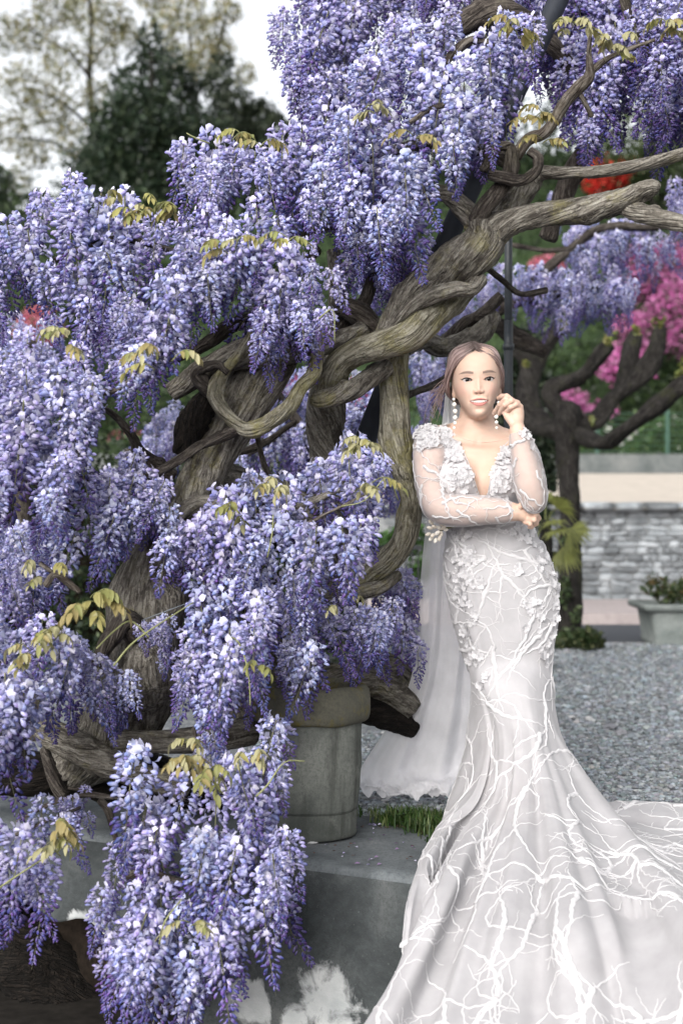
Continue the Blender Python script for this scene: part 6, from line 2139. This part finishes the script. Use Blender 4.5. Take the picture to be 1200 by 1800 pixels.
# ---- sheer sleeves
SL = Field(axis_pts([(.19, .66, .0035)]), axis_pts([(3.93, 4.34, .0035)]), axis_pts([(.90, 1.26, .0035)]))
AR = [p + np.array([0, 0, 0, .0045]) for p in ARM_R]
ALs = [p + np.array([0, 0, 0, .0045]) for p in ARM_L]
SL.limb(AR[:-1], .012)
SL.limb(ALs[:3], .012)
SL.limb(ALs[3:7], .006)
sv, sf = SL.mesh()
sv = sv + .0012 * fbm(sv * np.array([45, 45, 90]), 3, 2)[:, None] * np.array([.6, -1, .4])
right_arm = sv[:, 0] < at(848, 0, 4.15)[0] 
right_arm = (to_px(sv)[:, 0] < 896)
fr_ = right_arm[sf].all(1)
sleeve = []
for msk in (fr_, ~fr_):
    idx = np.unique(sf[msk]); mp = np.full(len(sv), -1); mp[idx] = np.arange(len(idx))
    sleeve.append(mk('sleeve', sv[idx], mp[sf[msk]], M_SHEER, person))
TREE_S = BVHTree.FromPolygons([Vector(p) for p in sv], [tuple(f) for f in sf])
TREE_D = BVHTree.FromPolygons([Vector(p) for p in DV], [tuple(f) for f in DF])

# ---- branching embroidery: cords that wander over the cloth and fork
re_ = np.random.default_rng(12)


def walk(tree, p, n, d, length, r0, r1, curl, mb, depth, step=.007, wavy=.35):
    """Walk along the surface from p (normal n) towards d, laying a flattened cord; fork on the way."""
    P, NN, R = [], [], []
    k = max(4, int(length / step))
    ph = re_.uniform(0, 6.28); drift = re_.normal(0, curl)
    for i in range(k):
        t = i / (k - 1)
        P.append(p); NN.append(n); R.append(r0 + (r1 - r0) * t)
        d = d - n * np.dot(d, n)
        sd = np.cross(n, d)
        ang = drift * step * 8 + wavy * math.sin(ph + i * step * 190) + re_.normal(0, .10)
        d = d * math.cos(ang) + sd * math.sin(ang)
        d /= np.linalg.norm(d) + 1e-9
        hit = tree.find_nearest(Vector(p + d * step))
        if hit[0] is None: break
        q, m = np.array(hit[0]), np.array(hit[1])
        if np.dot(m, n) < 0: m = -m
        if np.linalg.norm(q - p) < step * .3: break
        p, n = q, m
        if depth > 0 and i > 2 and re_.random() < (.062 if depth > 1 else .035):
            a = re_.choice([-1, 1]) * re_.uniform(.5, 1.1)
            sd = np.cross(n, d)
            walk(tree, p, n, d * math.cos(a) + sd * math.sin(a), length * re_.uniform(.3, .65), R[-1] * re_.uniform(.55, .9), .0010, curl * 1.3, mb, depth - 1, step, wavy)
    if len(P) < 4: return
    P, NN, R = np.array(P), np.array(NN), np.array(R)
    T = np.gradient(P, axis=0); T /= np.linalg.norm(T, axis=1)[:, None] + 1e-9
    S = np.cross(NN, T)
    th = np.array([0, .25, .5, .75, 1.0]) * math.pi
    Rw = R * (1 + .16 * np.sin(np.arange(len(R)) * 2.1))
    V = P[:, None] + S[:, None] * (np.cos(th)[None, :, None] * Rw[:, None, None]) + NN[:, None] * (np.sin(th)[None, :, None] * .62 * Rw[:, None, None] + .0004)
    mb.add(V.reshape(-1, 3), grid_faces(len(P), 5))


def seed_dir(n, prefer):
    d = np.asarray(prefer, float) + re_.normal(0, .55, 3)
    d -= n * np.dot(d, n)
    return d / (np.linalg.norm(d) + 1e-9)


lace = MB()
camp = np.array([0, 0, CAM_H])


def face_out(tree, p, n, ctr):
    return n if np.dot(n, p - ctr) > 0 else -n


# over the fitted skirt and the train
cells = []
for r in range(2, nR - 2):
    for c in range(0, nC):
        e1, e2 = G[r + 1, c] - G[r, c], G[r, (c + 1) % nC] - G[r, c]
        cells.append((r, c, np.linalg.norm(np.cross(e1, e2))))
area = np.array([q[2] for q in cells])
seen = np.array([q[1] for q in cells])
prob = area.copy()
spots = re_.choice(len(cells), 420, p=prob / prob.sum())
chosen = []
for s_ in spots:
    r, c, _ = cells[s_]
    p = G[r, c]
    if any(np.linalg.norm(p - q) < (.052 if lev[r] < 1 else .10) for q in chosen): continue
    chosen.append(p)
    hit = TREE_D.find_nearest(Vector(p))
    n = np.array(hit[1]); n = n if np.dot(n, nrm[r, c]) > 0 else -n
    if np.dot(nrm[r, c], camp - p) < 0 and lev[r] < 2: n = nrm[r, c]
    down = G[min(r + 1, nR - 1), c] - G[r, c]
    sc = 1.0 if lev[r] < 1 else 1.5
    d = seed_dir(n, down / np.linalg.norm(down) * re_.choice([1, 1, -1]))
    walk(TREE_D, np.array(hit[0]), n, d, re_.uniform(.12, .30) * sc, re_.uniform(.0060, .0088) * (1 if lev[r] < 1 else 1.05), .0009, .6, lace, 2)
    if re_.random() < .6: walk(TREE_D, np.array(hit[0]), n, -d, re_.uniform(.07, .16) * sc, re_.uniform(.0036, .0052), .0012, .6, lace, 1)
    for k in range(2):
        a = re_.uniform(.5, 2.4) * (1 if k else -1)
        d2 = d * math.cos(a) + np.cross(n, d) * math.sin(a)
        walk(TREE_D, np.array(hit[0]), n, d2, re_.uniform(.06, .16) * sc, re_.uniform(.0022, .0038), .0012, .8, lace, 1)
V, F, C, T = lace.arrays()
o_ = mk('embroidery', V, F, M_LACE, dress); o_['kind'] = 'stuff'
print('embroidery trees', len(chosen), 'verts', len(V))

# over the sleeves
lace2 = MB()
chosen = []
for s_ in re_.choice(len(sv), 300):
    p = sv[s_]
    if any(np.linalg.norm(p - q) < .048 for q in chosen): continue
    hit = TREE_S.find_nearest(Vector(p))
    n = np.array(hit[1])
    chosen.append(p)
    pr = (0, 0, -1) if p[2] > at(0, 880, 4.1)[2] or p[0] > .5 else (1, 0, 0)
    walk(TREE_S, np.array(hit[0]), n, seed_dir(n, pr), re_.uniform(.10, .2), re_.uniform(.0032, .0052), .0007, .7, lace2, 2, .005, .4)
V, F, C, T = lace2.arrays()
o_ = mk('embroidery', V, F, M_LACE, sleeve[0]); o_['kind'] = 'stuff'
# over the bodice
lace3 = MB()
bk_ = bv[np.unique(bf[keep])]
chosen = []
for s_ in re_.choice(len(bk_), 120):
    p = bk_[s_]
    if any(np.linalg.norm(p - q) < .04 for q in chosen): continue
    chosen.append(p)
    hit = TREE_BOD.find_nearest(Vector(p)); n = np.array(hit[1])
    walk(TREE_BOD, np.array(hit[0]), n, seed_dir(n, (0, 0, -1)), re_.uniform(.04, .08), re_.uniform(.002, .003), .0007, .7, lace3, 1, .005, .4)
V, F, C, T = lace3.arrays()
keepv = ~((to_px(V)[:, 0] > np.interp(to_px(V)[:, 1], [740, 762, 776, 825, 873, 880], [780, 790, 802, 824, 840, 850])) & (to_px(V)[:, 0] < np.interp(to_px(V)[:, 1], [740, 771, 793, 825, 870, 880], [908, 896, 882, 868, 858, 850])) & (to_px(V)[:, 1] < 880))
F4 = F[-1]
o_ = mk('embroidery', V, F4[keepv[F4].all(1)], M_LACE, bod); o_['kind'] = 'stuff'

# ---- cloth flowers sewn on
FL = []
for k in range(4):
    mb = MB()
    rk = np.random.default_rng(60 + k)
    for i in range(5 + k % 2):
        a = i * 6.283 / (5 + k % 2) + rk.normal(0, .12)
        L, w, lift = rk.uniform(.85, 1.1), rk.uniform(.36, .5), rk.uniform(.2, .9)
        V = np.array([[.05, 0, .05], [.45, -w, .12 + .35 * lift], [.5, 0, .05 + .3 * lift], [.45, w, .12 + .35 * lift], [.92 * L, -.28, .1 + .62 * lift], [L, .02, .05 + .55 * lift], [.92 * L, .28, .12 + .6 * lift]])
        F = np.array([[0, 1, 2], [0, 2, 3], [1, 4, 2], [4, 5, 2], [5, 6, 2], [6, 3, 2]])
        mb.add((V + rk.normal(0, .035, V.shape)) @ rotz(a).T, F, np.array((.70, .69, .705)) * rk.uniform(.95, 1.03))
    V, F = ball(.12, 6, 4, (0, 0, .14)); mb.add(V, F, (.80, .78, .76))
    FL.append(mb.mesh('cloth_flower', M_PETALW))
nfl = 0


def vl_(v): return np.interp(v, [740, 762, 776, 825, 873, 880], [783, 793, 805, 827, 842, 848])


def inside_v(p):
    q = to_px(np.asarray(p)[None])[0]
    return vl_(q[1]) - 2 < q[0] < np.interp(q[1], [740, 771, 793, 825, 870, 880], [905, 893, 879, 865, 855, 850]) + 2 and q[1] < 880


def sew(parent, tree, pix, spread, n, size, mesh=None):
    global nfl
    for i in range(n):
        uu, vv = pix[re_.integers(len(pix))]
        h = cast(uu + re_.normal(0, spread[0]), vv + re_.normal(0, spread[1]), tree)
        if h is None or h[0][1] > 4.5: continue
        if parent is bod and inside_v(h[0]): continue
        nn = h[1] if np.dot(h[1], camp - h[0]) > 0 else -h[1]
        M = frame(nn + re_.normal(0, .18, 3)) @ rotz(re_.uniform(0, 6.28)) * (size * re_.uniform(.75, 1.25))
        place('cloth_flower', FL[re_.integers(4)], parent, h[0] + nn * .001, M); nfl += 1


sew(sleeve[0], TREE_S, [(735, 755), (745, 748), (752, 760), (742, 775), (760, 750), (755, 770)], (8, 9), 80, .0128)
sew(bod, TREE_BOD, [(770, 748), (785, 757), (775, 765), (790, 775), (770, 782), (800, 790)], (8, 8), 70, .0122)
sew(bod, TREE_BOD, [(795, 800), (805, 815), (812, 835), (800, 840), (815, 855), (790, 825)], (10, 13), 66, .0112)
sew(bod, TREE_BOD, [(880, 800), (885, 820), (878, 840), (872, 860), (890, 845), (893, 790)], (9, 12), 66, .0112)
sew(sleeve[1], TREE_S, [(936, 760), (946, 772), (950, 785), (930, 765), (940, 778)], (5, 7), 24, .0135)
sew(sleeve[1], TREE_S, [(915, 757), (925, 760), (932, 768)], (6, 5), 10, .011)
sew(dress, TREE_D, [(800, 945), (820, 955), (800, 980), (825, 985), (835, 970), (800, 1010), (820, 1020), (838, 1030), (805, 1045)], (9, 9), 50, .0125)
sew(dress, TREE_D, [(810, 1070), (825, 1085), (818, 1110), (828, 1135), (835, 1165), (845, 1200), (826, 1150)], (7, 10), 30, .0125)
sew(dress, TREE_D, [(900, 940), (915, 930), (930, 950), (950, 975), (965, 1000), (975, 1025), (978, 1060), (975, 1090), (960, 1010)], (7, 9), 50, .0125)
sew(dress, TREE_D, [(915, 995), (925, 1070), (935, 1090), (955, 1110), (960, 1140), (955, 1160), (940, 1060)], (8, 9), 30, .0125)
print('cloth flowers', nfl)

# ---- veil: two layers of tulle from the hair behind the back to the ground
VEIL = [  # rows: (v, u left, u right, depth)
    (672, 783, 800, 4.335), (700, 781, 805, 4.36), (740, 777, 815, 4.40), (800, 769, 840, 4.44), (860, 758, 850, 4.47), (930, 748, 850, 4.50), (1000, 741, 850, 4.52), (1060, 737, 850, 4.54), (1130, 732, 848, 4.56), (1190, 722, 842, 4.58), (1240, 704, 838, 4.61), (1290, 675, 835, 4.64), (1335, 644, 833, 4.67), (1362, 629, 830, 4.66), (1382, 634, 832, 4.60), (1397, 650, 832, 4.56)]
for layer in range(2):
    A = []
    for (v, ul, ur, d) in VEIL:
        dv = 0
        us = np.linspace(ul + (0, 10)[layer] + layer * (v - 672) * .02, ur, 24)
        A.append([at(uu, v, d + layer * .03) for uu in us])
    A = cr(np.array(A), 8)
    A = cr(A.transpose(1, 0, 2), 5).transpose(1, 0, 2)
    n1, n2 = A.shape[:2]
    t, s_ = np.meshgrid(np.linspace(0, 1, n1), np.linspace(0, 1, n2), indexing='ij')
    fold = np.sin(s_ * (15 - 4 * layer) + layer * 2 + 1.5 * np.sin(t * 3)) * .7 + .3 * np.sin(s_ * 31 + t * 4 + layer + 2 * np.sin(t * 5))
    amp = .004 + .026 * t
    A[..., 1] += fold * amp
    crump = smooth(.80, .97, t)
    A[..., 1] += crump * .05 * fbm(np.stack([s_ * 9, t * 16, s_ * 0 + layer], -1), 31 + layer, 3)
    A[..., 2] += crump * .035 * fbm(np.stack([s_ * 11, t * 14, s_ * 0 + layer * 3], -1), 41 + layer, 3)
    A[..., 0] += .012 * t * fbm(np.stack([s_ * 5, t * 5, s_ * 0 + layer], -1), 51 + layer, 2)
    A[..., 2] = np.maximum(A[..., 2], .004)
    mk('veil', A.reshape(-1, 3), grid_faces(n1, n2), M_VEIL, person)

# ---- cream flower spray by her waist
fs = None
mb = MB()
V, F, T = tube(px_path([(800, 925, 4.16, 2), (780, 930, 4.15, 2), (762, 940, 4.14, 1.5)]), 5, .01, 0, 0)
fs = mk('flower_spray', V, F, M_STEM, person)
BU = []
for k in range(2):
    V, F = ball(1, 8, 6)
    V = V * np.array([.6, .55, 1.0]); V[:, 2] += .12 * V[:, 0]
    BU.append(mesh_data('bud', V, F, M_PETALW, cols=np.tile((.84, .80, .74) if k else (.80, .74, .66), (len(V), 1))))
for (u, v) in [(757, 918), (764, 912), (770, 916), (776, 920), (755, 928), (763, 926), (771, 928), (779, 928), (752, 939), (760, 941), (768, 937), (775, 938), (783, 931), (757, 947), (765, 950), (772, 946)]:
    place('bud', BU[re_.integers(2)], fs, at(u, v, 4.13 + re_.normal(0, .006)), frame(np.array([u - 775, re_.normal(0, 8) - 6, 932 - v])) * .0098)
